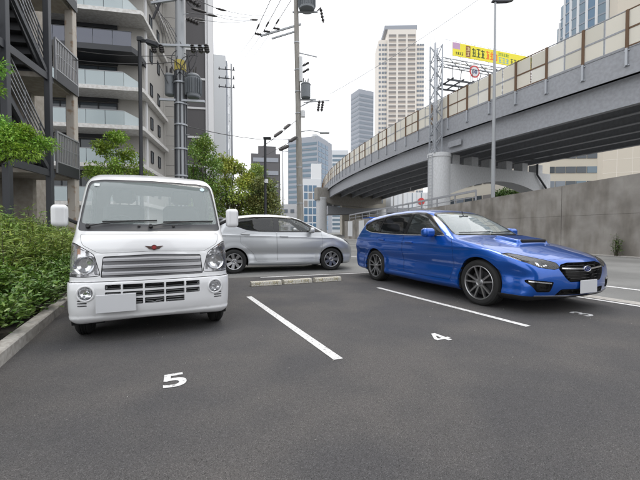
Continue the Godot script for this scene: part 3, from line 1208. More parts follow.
	# mesh grille: fine horizontal bars
	if d.has("bars"):
		var gn := part("grille_mesh", C)
		for k in d.bars.size():
			var q: Array = d.bars[k]
			var pts := []
			for e in 9: pts.append([lerpf(-q[1], q[1], e / 8.0), q[0]])
			b = MB.new()
			for e in 8:
				var p0 := surface_x(s, nose - 0.1, pts[e][1], pts[e][0]) - Vector3(0.03, 0, 0)
				var p1 := surface_x(s, nose - 0.1, pts[e + 1][1], pts[e + 1][0]) - Vector3(0.03, 0, 0)
				b.beam(p0, p1, 0.02, 0.010, 0.002)
			put(b, "grille_bar", M.black_gloss, gn)
	# wheels, wells, underside
	for side in [-1.0, 1.0]:
		for x in [wx, -wx]:
			wheel(C, Vector3(x, d.wr, d.track * side), d.wr, d.tyre_w, d.rim, d.style, side)
			wheel_well(C, x, d.wr, d.ar + 0.002, (d.track - 0.28) * side, (d.half_w - 0.03) * side)
	b = MB.new()
	b.box(Vector3(nose - d.length * 0.5, 0.22, 0), Vector3(d.length - 0.5, 0.04, d.half_w * 2 - 0.75))
	for x in [wx, -wx]: b.cyl(Vector3(x, d.wr, -0.7), Vector3(x, d.wr, 0.7), 0.04, 0.04, 8)
	put(b, "underside", M.liner, C)
	# cabin
	b = MB.new()
	b.box(Vector3(nose - d.length * 0.5 - 0.1, 0.36, 0), Vector3(d.length * 0.55, 0.06, d.half_w * 2 - 0.35))
	put(b, "cabin_floor", M.interior, C)
	b = MB.new()
	b.box(Vector3(nose - d.dash, 0.90, 0), Vector3(0.5, 0.14, d.half_w * 2 - 0.42), 0.05)
	put(b, "dashboard", M.interior, C)
	for z in [-0.37, 0.37]: seat(C, nose - d.seat_x, 0.58, z, M.seat_cloth)
	for z in [-0.38, 0.38]: seat(C, nose - d.seat_x - 0.88, 0.60, z, M.seat_cloth)
	steering_wheel(C, Vector3(nose - d.seat_x + 0.46, 0.93, 0.37), 0.45)
	b = MB.new()
	b.box(Vector3(nose - d.seat_x + 0.50, 1.32, 0), Vector3(0.02, 0.06, 0.22), 0.01)
	b.cyl(Vector3(nose - d.seat_x + 0.5, 1.33, 0), Vector3(nose - d.seat_x + 0.46, 1.43, 0), 0.008, 0.008, 6)
	put(b, "rear_view_mirror", M.black_plastic, C)
	# wipers
	for w in d.wipers:
		b = MB.new()
		var pts := []
		for e in 9:
			var t := e / 8.0
			var y: float = lerpf(w[1], w[3], t)
			var p := surface_x(s, nose - 1.2, y, lerpf(w[0], w[2], t))
			pts.append(p + s.grad(p).normalized() * 0.014)
		for e in 8: b.beam(pts[e], pts[e + 1], 0.014, 0.014)
		put(b, "wiper", M.black_plastic, C)
	# plates
	var pf := surface_x(s, nose, d.plate, 0.0)
	b = MB.new()
	b.box(pf + Vector3(0.018, 0, 0), Vector3(0.012, 0.168, 0.333), 0.004)
	var pn := put(b, "number_plate", M.plate, C)
	b = MB.new()
	b.box(pf + Vector3(-0.002, 0, 0), Vector3(0.04, 0.10, 0.22), 0.003)
	put(b, "plate_bracket", M.black_plastic, pn)
	d.shape = s

func build_blue_car() -> void:
	var nose := 1.335 + 0.90
	var C := thing("estate_car", "shiny blue estate car with bonnet scoop and black spoked wheels", "car", lot(5.14, 0, 5.0), deg_to_rad(-92.2))
	C.scale = Vector3(1.045, 1.0, 1.0)
	var d := {
		nose = nose, length = 4.755, wb = 2.67, half_w = 0.8975, wr = 0.33, ar = 0.372, track = 0.775, tyre_w = 0.225, rim = 0.245, style = "sport", bow = 0.115, paint = M.blue_paint,
		prof = [0.12, 0.195, 0.04, 0.25, 0.0, 0.36, 0.0, 0.52, 0.02, 0.63, 0.09, 0.705, 0.25, 0.765, 0.60, 0.86, 1.0, 0.935, 1.32, 0.985, 1.46, 1.03, 1.75, 1.20, 2.05, 1.36, 2.25, 1.435, 2.6, 1.49, 3.0, 1.497, 3.5, 1.475, 4.0, 1.43, 4.42, 1.375, 4.50, 1.25, 4.62, 1.06, 4.70, 0.95, 4.74, 0.75, 4.755, 0.55, 4.70, 0.33, 4.55, 0.24, 2.4, 0.185],
		wsec = [0.12, 0.80, 0.22, 0.855, 0.32, 0.870, 0.48, 0.876, 0.62, 0.892, 0.75, 0.897, 0.86, 0.882, 0.95, 0.850, 1.02, 0.822, 1.2, 0.742, 1.4, 0.640, 1.5, 0.585, 1.7, 0.5],
		plan = [0.0, 0.86, 0.12, 0.905, 0.3, 0.95, 0.6, 0.985, 1.0, 1.0, 3.4, 1.0, 3.9, 0.985, 4.3, 0.95, 4.6, 0.90, 4.755, 0.85],
		creases = [Vector4(0.80, 0.90, 0.014, 0.026), Vector4(0.50, 0.58, -0.030, 0.09), Vector4(0.25, 0.25, 0.018, 0.05)],
		screen = [-0.715, 1.0, 0.715, 1.0, 0.60, 1.345, 0.50, 1.405, 0.0, 1.43, -0.50, 1.405, -0.60, 1.345],
		rear_screen = [-0.58, 1.05, 0.58, 1.05, 0.50, 1.32, -0.50, 1.32],
		hood = [0.16, -0.46, 0.13, 0.0, 0.16, 0.46, 0.34, 0.60, 0.75, 0.68, 1.30, 0.735, 1.34, 0.0, 1.30, -0.735, 0.75, -0.68, 0.34, -0.60],
		lamp = [0.845, 0.765, 0.75, 0.778, 0.60, 0.728, 0.43, 0.668, 0.42, 0.605, 0.50, 0.580, 0.68, 0.608, 0.81, 0.685],
		lamp_bright = [0.84, 0.66, 0.84, 0.80, 0.66, 0.80, 0.56, 0.74, 0.60, 0.60],
		bulbs = [[0.56, 0.655], [0.64, 0.672]],
		windows = [[1.66, 1.005, 2.16, 1.335, 2.36, 1.395, 2.60, 1.412, 2.60, 1.012], [2.66, 1.012, 2.66, 1.414, 3.2, 1.398, 3.50, 1.372, 3.50, 1.038], [3.55, 1.042, 3.55, 1.366, 3.90, 1.305, 4.16, 1.205, 4.10, 1.12, 3.85, 1.062]],
		visor = [1.60, 0.992, 2.13, 1.350, 2.36, 1.418, 2.62, 1.434, 3.2, 1.420, 3.55, 1.386, 3.94, 1.322, 4.22, 1.212, 4.13, 1.100, 3.85, 1.044, 3.50, 1.024, 2.6, 0.997],
		doors = [[1.50, 0.99, 1.38, 0.86, 1.36, 0.60, 1.44, 0.30, 2.58, 0.30, 2.62, 0.6, 2.625, 0.99], [2.635, 0.99, 2.63, 0.6, 2.59, 0.30, 3.08, 0.30, 3.15, 0.50, 3.30, 0.67, 3.50, 0.80, 3.54, 1.01]],
		handles = [[2.42, 0.865], [3.32, 0.895]],
		rear_lamp = [4.52, 0.94, 4.55, 0.87, 4.80, 0.86, 4.80, 0.96], rear_lamp_back = [0.40, 0.85, 0.95, 0.85, 0.95, 0.97, 0.40, 0.95],
		mirror = [1.83, 1.045, 0.975], dash = 1.62, seat_x = 2.52, plate = 0.36,
		openings = [
			{name = "radiator_opening", pair = false, depth = 0.05, poly = [-0.40, 0.645, -0.28, 0.668, 0.28, 0.668, 0.40, 0.645, 0.445, 0.59, 0.36, 0.47, 0.30, 0.425, -0.30, 0.425, -0.36, 0.47, -0.445, 0.59]},
			{name = "fog_lamp_recess", pair = true, depth = 0.04, poly = [0.52, 0.43, 0.80, 0.46, 0.81, 0.42, 0.72, 0.30, 0.56, 0.30]},
			{name = "lower_intake", pair = false, depth = 0.04, poly = [-0.42, 0.335, 0.42, 0.335, 0.48, 0.255, -0.48, 0.255]}],
		skirt = [-0.9, 0.10, 0.9, 0.10, 0.9, 0.245, -0.9, 0.245],
		bars = [[0.625, 0.36], [0.545, 0.38], [0.505, 0.36], [0.465, 0.33]],
		wipers = [[0.60, 1.035, -0.02, 1.045], [-0.02, 1.03, -0.60, 1.05]],
	}
	d.extra = func(q: Vector3, f: float) -> float:
		# bonnet scoop: a raised, flat-topped hump
		if q.x > 0.9 and q.x < 1.9 and absf(q.z) < 0.5 and q.y > 0.6:
			var c := Vector3(nose - 0.92, 0.905, 0)
			var w := (q - c)
			w.y -= w.x * -0.17
			var e := w.abs() - Vector3(0.20, 0.070, 0.30 - 0.05 * clampf(-w.x, -0.2, 0.2)) + Vector3.ONE * 0.03
			var g := Vector3(maxf(e.x, 0), maxf(e.y, 0), maxf(e.z, 0)).length() + minf(maxf(e.x, maxf(e.y, e.z)), 0.0) - 0.03
			var k := 0.07
			var h := maxf(k - absf(f - g), 0.0) / k
			return minf(f, g) - h * h * k * 0.25
		return f
	build_car(C, d)
	var s: Shape = d.shape
	# scoop mouth
	var b := MB.new()
	b.box(Vector3(nose - 0.722, 0.915, 0), Vector3(0.04, 0.062, 0.52), 0.012, Basis(Vector3.BACK, -0.2))
	put(b, "scoop_mouth", M.liner, C)
	# bright bar through the grille and the oval emblem
	var bar := part("grille_trim", C)
	for side in [-1.0, 1.0]:
		var pts := []
		for e in 9: pts.append([side * lerpf(0.075, 0.40, e / 8.0), lerpf(0.585, 0.598, e / 8.0)])
		front_strip(s, pts, nose, 0.020, 0.006, "chrome_bar", M.satin_bright, bar)
		var pts2 := []
		for e in 7: pts2.append([side * lerpf(0.55, 0.79, e / 6.0), lerpf(0.412, 0.436, e / 6.0)])
		front_strip(s, pts2, nose, 0.018, 0.004, "lamp_trim", M.satin_bright, bar)
		var pts3 := []
		for e in 9: pts3.append([side * lerpf(0.1, 0.74, e / 8.0), lerpf(0.238, 0.25, e / 8.0)])
		front_strip(s, pts3, nose, 0.014, 0.006, "lip_trim", M.satin, bar)
	var p := surface_x(s, nose, 0.585, 0.0) + Vector3(0.004, 0, 0)
	var t := Transform3D(Basis(Vector3(0, 0, -1), Vector3(0, 1, 0), Vector3(1, 0, 0)), p)
	var em := part("oval_emblem", C)
	b = MB.new()
	b.prism(ellipse(0, 0, 0.068, 0.036, 32), -0.012, 0.004, t)
	put(b, "emblem_field", M.emblem_blue, em)
	b = MB.new()
	var ring := []
	for k in 33: ring.append(t * Vector3(0.068 * cos(TAU * k / 32), 0.036 * sin(TAU * k / 32), 0.004))
	b.tube(ring, 0.0045, 6)
	put(b, "emblem_ring", M.chrome, em)
	b = MB.new()
	for q in [[-0.034, 0.008, 0.018], [0.0, 0.016, 0.009], [0.028, 0.013, 0.009], [0.040, -0.002, 0.009], [0.012, -0.012, 0.009], [-0.012, -0.016, 0.009]]:
		var star := PackedVector2Array()
		for k in 8:
			var r: float = q[2] if k % 2 == 0 else q[2] * 0.3
			star.append(Vector2(q[0] + r * cos(TAU * k / 8), q[1] + r * sin(TAU * k / 8) * 0.8))
		b.prism(star, 0.003, 0.008, t)
	put(b, "emblem_star", M.chrome, em)
	# bright strip under the side windows
	for side in [-1.0, 1.0]:
		b = MB.new()
		var last := Vector3.ZERO
		var path := [[1.62, 0.992], [2.1, 0.996], [2.6, 0.997], [3.1, 1.010], [3.5, 1.024], [3.85, 1.044], [4.12, 1.10]]
		for k in path.size():
			var q := surface_z(s, nose - path[k][0], path[k][1], side) + Vector3(0, 0, 0.003 * side)
			if k > 0: b.beam(last, q, 0.008, 0.012, 0.002)
			last = q
		put(b, "window_strip", M.satin_bright, C)
	# spoiler and roof fin
	b = MB.new()
	b.prism(rounded(V2([nose - 4.62, 1.395, nose - 4.30, 1.408, nose - 4.30, 1.372, nose - 4.60, 1.375]), 0.015), -0.56, 0.56)
	put(b, "roof_spoiler", M.blue_paint, C)
	b = MB.new()
	b.prism(rounded(V2([nose - 4.10, 1.40, nose - 3.92, 1.40, nose - 4.06, 1.475, nose - 4.10, 1.47]), 0.02), -0.02, 0.02)
	put(b, "aerial_fin", M.blue_paint, C)

func build_silver_car() -> void:
	var nose := 1.29 + 0.80
	var C := thing("hatchback", "silver hatchback seen side-on behind the concrete wheel stops", "car", lot(3.19, 0, 9.58), deg_to_rad(-7.1))
	var d := {
		nose = nose, length = 4.045, wb = 2.58, half_w = 0.8475, wr = 0.305, ar = 0.35, track = 0.745, tyre_w = 0.19, rim = 0.205, style = "cover", bow = 0.115, paint = M.silver_paint,
		prof = [0.12, 0.205, 0.03, 0.30, 0.0, 0.46, 0.02, 0.64, 0.10, 0.77, 0.28, 0.885, 0.60, 0.985, 0.86, 1.06, 1.20, 1.23, 1.60, 1.41, 1.95, 1.49, 2.45, 1.522, 2.9, 1.512, 3.3, 1.475, 3.72, 1.40, 3.80, 1.28, 3.92, 1.03, 4.0, 0.86, 4.045, 0.62, 4.01, 0.38, 3.88, 0.26, 2.0, 0.19],
		wsec = [0.12, 0.76, 0.22, 0.815, 0.35, 0.826, 0.5, 0.832, 0.66, 0.846, 0.82, 0.842, 0.95, 0.815, 1.05, 0.782, 1.2, 0.722, 1.4, 0.632, 1.52, 0.575, 1.7, 0.5],
		plan = [0.0, 0.86, 0.12, 0.91, 0.3, 0.955, 0.6, 0.99, 0.9, 1.0, 2.9, 1.0, 3.3, 0.985, 3.7, 0.95, 4.045, 0.88],
		creases = [Vector4(0.86, 1.0, 0.012, 0.024), Vector4(0.46, 0.52, -0.026, 0.085), Vector4(0.25, 0.25, 0.012, 0.05)],
		screen = [-0.68, 1.075, 0.68, 1.075, 0.60, 1.34, 0.50, 1.42, 0.0, 1.45, -0.50, 1.42, -0.60, 1.34],
		rear_screen = [-0.55, 1.05, 0.55, 1.05, 0.46, 1.34, -0.46, 1.34],
		hood = [0.20, -0.44, 0.16, 0.0, 0.20, 0.44, 0.40, 0.58, 0.82, 0.68, 0.86, 0.0, 0.82, -0.68, 0.40, -0.58],
		lamp = [0.79, 0.80, 0.74, 0.845, 0.60, 0.80, 0.40, 0.735, 0.40, 0.68, 0.60, 0.68, 0.76, 0.72],
		lamp_bright = [0.82, 0.72, 0.82, 0.86, 0.62, 0.86, 0.58, 0.70],
		bulbs = [[0.54, 0.725], [0.64, 0.745]],
		windows = [[1.22, 1.055, 1.62, 1.335, 1.86, 1.408, 2.24, 1.436, 2.24, 1.055], [2.36, 1.058, 2.36, 1.436, 2.85, 1.424, 3.20, 1.378, 3.34, 1.335, 3.30, 1.21, 3.05, 1.11, 2.75, 1.066]],
		visor = [1.04, 1.038, 1.59, 1.345, 1.85, 1.428, 2.25, 1.454, 2.85, 1.446, 3.22, 1.40, 3.52, 1.335, 3.34, 1.19, 3.07, 1.092, 2.75, 1.050, 2.3, 1.040],
		doors = [[1.08, 1.03, 1.06, 0.70, 1.14, 0.29, 2.28, 0.29, 2.30, 1.035], [2.31, 1.035, 2.29, 0.29, 2.82, 0.29, 2.90, 0.50, 3.06, 0.64, 3.22, 0.76, 3.24, 1.0, 3.05, 1.075, 2.74, 1.045]],
		handles = [[2.12, 0.925], [3.10, 0.985]],
		rear_lamp = [3.88, 0.97, 3.90, 0.88, 4.2, 0.86, 4.2, 0.98], rear_lamp_back = [0.40, 0.86, 0.9, 0.86, 0.9, 0.98, 0.40, 0.96],
		mirror = [1.40, 1.085, 0.95], dash = 1.22, seat_x = 2.08, plate = 0.40,
		openings = [
			{name = "radiator_opening", pair = false, depth = 0.04, poly = [-0.42, 0.66, 0.42, 0.66, 0.36, 0.50, -0.36, 0.50]},
			{name = "lower_intake", pair = false, depth = 0.04, poly = [-0.55, 0.34, 0.55, 0.34, 0.62, 0.25, -0.62, 0.25]}],
		bars = [[0.62, 0.40], [0.58, 0.39], [0.54, 0.37]],
		wipers = [[0.55, 1.085, -0.02, 1.095], [-0.02, 1.08, -0.55, 1.095]],
	}
	build_car(C, d)
	var s: Shape = d.shape
	var b := MB.new()
	b.prism(rounded(V2([nose - 3.86, 1.405, nose - 3.62, 1.42, nose - 3.62, 1.388, nose - 3.84, 1.388]), 0.015), -0.52, 0.52)
	put(b, "roof_spoiler", M.silver_paint, C)

func car_materials() -> void:
	var m := mat("truck_white", lin(0.72, 0.725, 0.735), 0.30)
	m.clearcoat_enabled = true; m.clearcoat = 0.8; m.clearcoat_roughness = 0.05
	m = mat("blue_paint", lin(0.001, 0.088, 0.44), 0.30, 0.5)
	m.clearcoat_enabled = true; m.clearcoat = 1.0; m.clearcoat_roughness = 0.03
	m = mat("silver_paint", lin(0.47, 0.485, 0.50), 0.36, 0.5)
	m.clearcoat_enabled = true; m.clearcoat = 1.0; m.clearcoat_roughness = 0.04
	mat("rubber", lin(0.018, 0.018, 0.018), 0.85)
	mat("alloy", lin(0.44, 0.44, 0.45), 0.30, 0.9)
	mat("steel_wheel", lin(0.30, 0.31, 0.32), 0.45, 0.5)
	mat("dark_metal", lin(0.03, 0.03, 0.032), 0.5, 0.4)
	mat("liner", lin(0.012, 0.012, 0.013), 0.9)
	mat("black_plastic", lin(0.02, 0.02, 0.021), 0.5)
	mat("cowl", lin(0.055, 0.057, 0.062), 0.55)
	mat("black_gloss", lin(0.012, 0.012, 0.013), 0.15)
	mat("grille_black", lin(0.012, 0.012, 0.012), 0.5)
	mat("chrome", lin(0.75, 0.76, 0.78), 0.12, 1.0)
	mat("satin", lin(0.34, 0.34, 0.35), 0.35, 0.9)
	mat("satin_bright", lin(0.72, 0.72, 0.73), 0.22, 0.9)
	mat("reflector", lin(0.62, 0.62, 0.64), 0.25, 0.9)
	mat("reflector_dark", lin(0.20, 0.20, 0.21), 0.35, 0.6)
	mat("amber", lin(0.42, 0.17, 0.07), 0.25, 0.0)
	mat("tail_red", lin(0.35, 0.01, 0.015), 0.1)
	mat("bronze", lin(0.10, 0.055, 0.045), 0.35, 0.7)
	mat("badge_red", lin(0.25, 0.03, 0.03), 0.25)
	mat("emblem_blue", lin(0.01, 0.03, 0.16), 0.2)
	mat("sticker_blue", lin(0.55, 0.70, 0.80), 0.5)
	mat("sticker_white", lin(0.65, 0.68, 0.68), 0.5)
	mat("plate", lin(0.62, 0.63, 0.65), 0.45)
	mat("lining", lin(0.10, 0.10, 0.098), 0.9)
	mat("interior", lin(0.035, 0.036, 0.038), 0.8)
	mat("seat_cloth", lin(0.05, 0.052, 0.055), 0.9)
	glass("windscreen", lin(0.40, 0.475, 0.475), 0.24)  # pale tint and opacity paint the sky reflection into the glass
	glass("side_glass", lin(0.10, 0.12, 0.12), 0.20)
	glass("privacy_glass", lin(0.01, 0.011, 0.012), 0.80)
	glass("lamp_cover", lin(0.7, 0.7, 0.7), 0.04)

# ---------------------------------------------------------------- ground
func speckle(size: int, seed_: int, base: float, spread: float, dots: int, bright: float) -> ImageTexture:
	# stone chips in bitumen: fine grain, pale and dark chips
	var r := RandomNumberGenerator.new()
	r.seed = seed_
	var d := PackedByteArray()
	d.resize(size * size * 3)
	for k in size * size:
		var t := base + (r.randf() + r.randf() - 1.0) * spread
		var w := r.randf() * 0.02 - 0.01
		d[k * 3] = clampi(int((t + w) * 255.0), 0, 255)
		d[k * 3 + 1] = clampi(int(t * 255.0), 0, 255)
		d[k * 3 + 2] = clampi(int((t - w * 0.5) * 255.0), 0, 255)
	for k in dots:
		var x := r.randi() % size
		var y := r.randi() % size
		var t := base + (bright if r.randf() < 0.6 else -bright * 0.8) * r.randf_range(0.4, 1.0)
		for o in [[0, 0], [1, 0], [0, 1], [1, 1], [2, 0]].slice(0, 1 + r.randi() % 5):
			var q: int = (((y + o[1]) % size) * size + (x + o[0]) % size) * 3
			for e in 3: d[q + e] = clampi(int(t * 255.0), 0, 255)
	var im := Image.create_from_data(size, size, false, Image.FORMAT_RGB8, d)
	return ImageTexture.create_from_image(im)

func scene_materials() -> void:
	var m := mat("lot_asphalt", lin(0.192, 0.185, 0.187), 0.92)
	tri_tex(m, speckle(1024, 7, 0.70, 0.30, 34000, 0.42), 0.55)
	tri_detail(m, noise_tex(512, 0.012, 0.25, 0.8, 31, 6, Color(0.87, 0.875, 0.885), Color(1, 0.99, 0.975)), 0.13)
	m.heightmap_enabled = true
	m.heightmap_texture = m.albedo_texture
	m.heightmap_scale = 0.6
	m = mat("road_asphalt", lin(0.36, 0.36, 0.35), 0.92)
	tri_tex(m, speckle(1024, 8, 0.78, 0.14, 20000, 0.25), 0.35)
	tri_detail(m, noise_tex(512, 0.01, 0.2, 0.8, 32, 5, Color(0.82, 0.82, 0.82), Color(1, 1, 1)), 0.06)
	m.heightmap_enabled = true
	m.heightmap_texture = m.albedo_texture
	m.heightmap_scale = 0.3
	m = mat("line_paint", lin(0.70, 0.70, 0.70), 0.7)
	tri_tex(m, noise_tex(512, 0.05, 0.22, 0.40, 40, 5, Color(0.68, 0.67, 0.67), Color(1, 1, 1)), 0.9)
	m = mat("concrete", lin(0.46, 0.445, 0.42), 0.9)
	tri_tex(m, noise_tex(512, 0.03, 0.2, 0.8, 41, 6, Color(0.85, 0.84, 0.83), Color(1, 1, 1)), 0.8)
	m = mat("soil", lin(0.035, 0.028, 0.02), 0.95)
	tri_tex(m, noise_tex(256, 0.08, 0.2, 0.8, 42, 4, Color(0.5, 0.5, 0.5), Color(1, 1, 1)), 1.4)

func ground_strip(called: String, a: Vector3, b: Vector3, w: float, m: Material) -> MeshInstance3D:
	# a painted line of slight thickness from a to b (on the ground)
	var mb := MB.new()
	var dir := (b - a).normalized()
	var sd := dir.cross(Vector3.UP).normalized() * w * 0.5
	mb.quad(a - sd, a + sd, b + sd, b - sd, Vector3.UP)
	var o := put(mb, called, m)
	return o

func build_ground() -> void:
	var b := MB.new()
	b.quad(Vector3(-900, 0, 300), Vector3(1200, 0, 300), Vector3(1200, 0, -1500), Vector3(-900, 0, -1500), Vector3.UP)
	structure(put(b, "road", M.road_asphalt), "light grey asphalt road running past the lot to the wall", "road")
	b = MB.new()
	b.quad(lot(-1.25, 0.004, -14), lot(6.30, 0.004, -14), lot(6.30, 0.004, 7.75), lot(-1.25, 0.004, 8.35), Vector3.UP)
	structure(put(b, "parking_ground", M.lot_asphalt), "dark grey asphalt of the parking lot", "asphalt")
	# loose pale stone chips on the asphalt
	var chip := MB.new()
	chip.box(Vector3.ZERO, Vector3(0.009, 0.006, 0.008), 0.002)
	var mm := MultiMesh.new()
	mm.transform_format = MultiMesh.TRANSFORM_3D
	mm.mesh = chip.mesh()
	mm.instance_count = 130
	for k in 130:
		var t := Basis.from_euler(Vector3(rng.randf() * 0.6, rng.randf() * TAU, rng.randf() * 0.6)).scaled(Vector3.ONE * rng.randf_range(0.4, 0.95))
		mm.set_instance_transform(k, Transform3D(t, lot(rng.randf_range(-1.0, 6.1), 0.007, rng.randf_range(0.6, 7.6))))
	var mi := MultiMeshInstance3D.new()
	mi.multimesh = mm
	mi.material_override = M.concrete
	mi.name = "stone_chips"
	mi.set_meta("kind", "stuff")
	mi.set_meta("label", "tiny pale stone chips scattered over the asphalt")
	mi.set_meta("category", "gravel")
	add_child(mi)
	# bay lines
	for l in [[1.375, 2.58, 1.385, 5.68, "short white line between parking bays five and four"], [3.775, 2.58, 3.80, 5.56, "white line along the near side of the blue car"], [6.20, 1.9, 6.22, 7.2, "white line on the far side of the blue car"]]:
		var o := ground_strip("parking_line", lot(l[0], 0.008, l[1]), lot(l[2], 0.008, l[3]), 0.085, M.line_paint)
		structure(o, l[4], "painted line")
	structure(ground_strip("parking_line", lot(2.2, 0.008, 7.93), lot(6.2, 0.008, 7.55), 0.09, M.line_paint), "white line across the lot behind the wheel stops", "painted line")
	structure(ground_strip("road_line", lot(7.86, 0.005, -6), lot(7.94, 0.005, 7.6), 0.13, M.line_paint), "white road edge line beyond the blue car", "painted line")
	structure(ground_strip("road_line", lot(7.94, 0.005, 10.6), lot(6.6, 0.005, 17.5), 0.12, M.line_paint), "white road line between the silver and blue cars", "painted line")
	# numbers painted at the mouth of each bay
	for q in [["5", 0.12, 2.71], ["4", 2.57, 2.69], ["3", 4.96, 2.675]]:
		var tm := TextMesh.new()
		var f := SystemFont.new()
		f.font_names = PackedStringArray(["Droid Sans"])
		f.font_weight = 700
		tm.font = f
		tm.text = q[0]
		tm.font_size = 64
		tm.pixel_size = 0.0052
		tm.depth = 0.002
		var o := put_mesh(tm, "bay_number", M.line_paint, self, Transform3D(Basis(Vector3(1.0, 0, 0), Vector3(0, 0, -1), Vector3(0, 1, 0)), lot(q[1], 0.008, q[2])))
		structure(o, "white painted numeral %s on the asphalt" % q[0], "numeral")
	# concrete channel along the right edge of the lot
	b = MB.new()
	b.box(lot(6.42, 0.004, -3.5), Vector3(0.24, 0.014, 22), 0.003)
	structure(put(b, "gutter", M.concrete), "pale concrete channel along the edge of the lot by the road", "gutter")
	# kerb along the planting bed, laid in pieces
	var k0 := -5.0
	while k0 < 12.0:
		b = MB.new()
		b.box(lot(-1.165, 0.055, k0 + 0.3), Vector3(0.13, 0.13, 0.594), 0.012)
		var o := put(b, "kerb_stone", M.concrete)
		structure(o, "grey concrete kerb stone edging the planting bed", "kerb", "kerb stones along the bed")
		k0 += 0.6
	b = MB.new()
	b.box(lot(-3.6, 0.02, 3.0), Vector3(4.72, 0.12, 18))
	structure(put(b, "planting_bed", M.soil), "dark soil of the planting bed under the shrubs", "soil")
	# wheel stops
	var spots := [1.98, 2.635, 3.32]
	for k in 3:
		var o := thing("wheel_stop", ["weathered concrete wheel stop next to the truck's bay", "middle one of three weathered concrete wheel stops", "weathered concrete wheel stop next to the blue car's bay"][k], "wheel stop", lot(spots[k], 0, 6.74), rng.randf_range(-0.03, 0.03), "concrete wheel stops in the empty bay")
		b = MB.new()
		b.prism(rounded(V2([-0.085, 0.004, 0.085, 0.004, 0.065, 0.09, -0.065, 0.09]), 0.015), -0.30, 0.30, Transform3D(Basis(Vector3(0, 0, 1), Vector3(0, 1, 0), Vector3(-1, 0, 0)), Vector3.ZERO))
		put(b, "block", M.wheel_stop, o)
		for x in [-0.18, 0.18]:
			b = MB.new()
			b.box(Vector3(x, 0.058, 0.0745), Vector3(0.10, 0.042, 0.008), 0.003, Basis(Vector3.RIGHT, -0.2))
			put(b, "reflector_plate", M.stop_yellow, o)

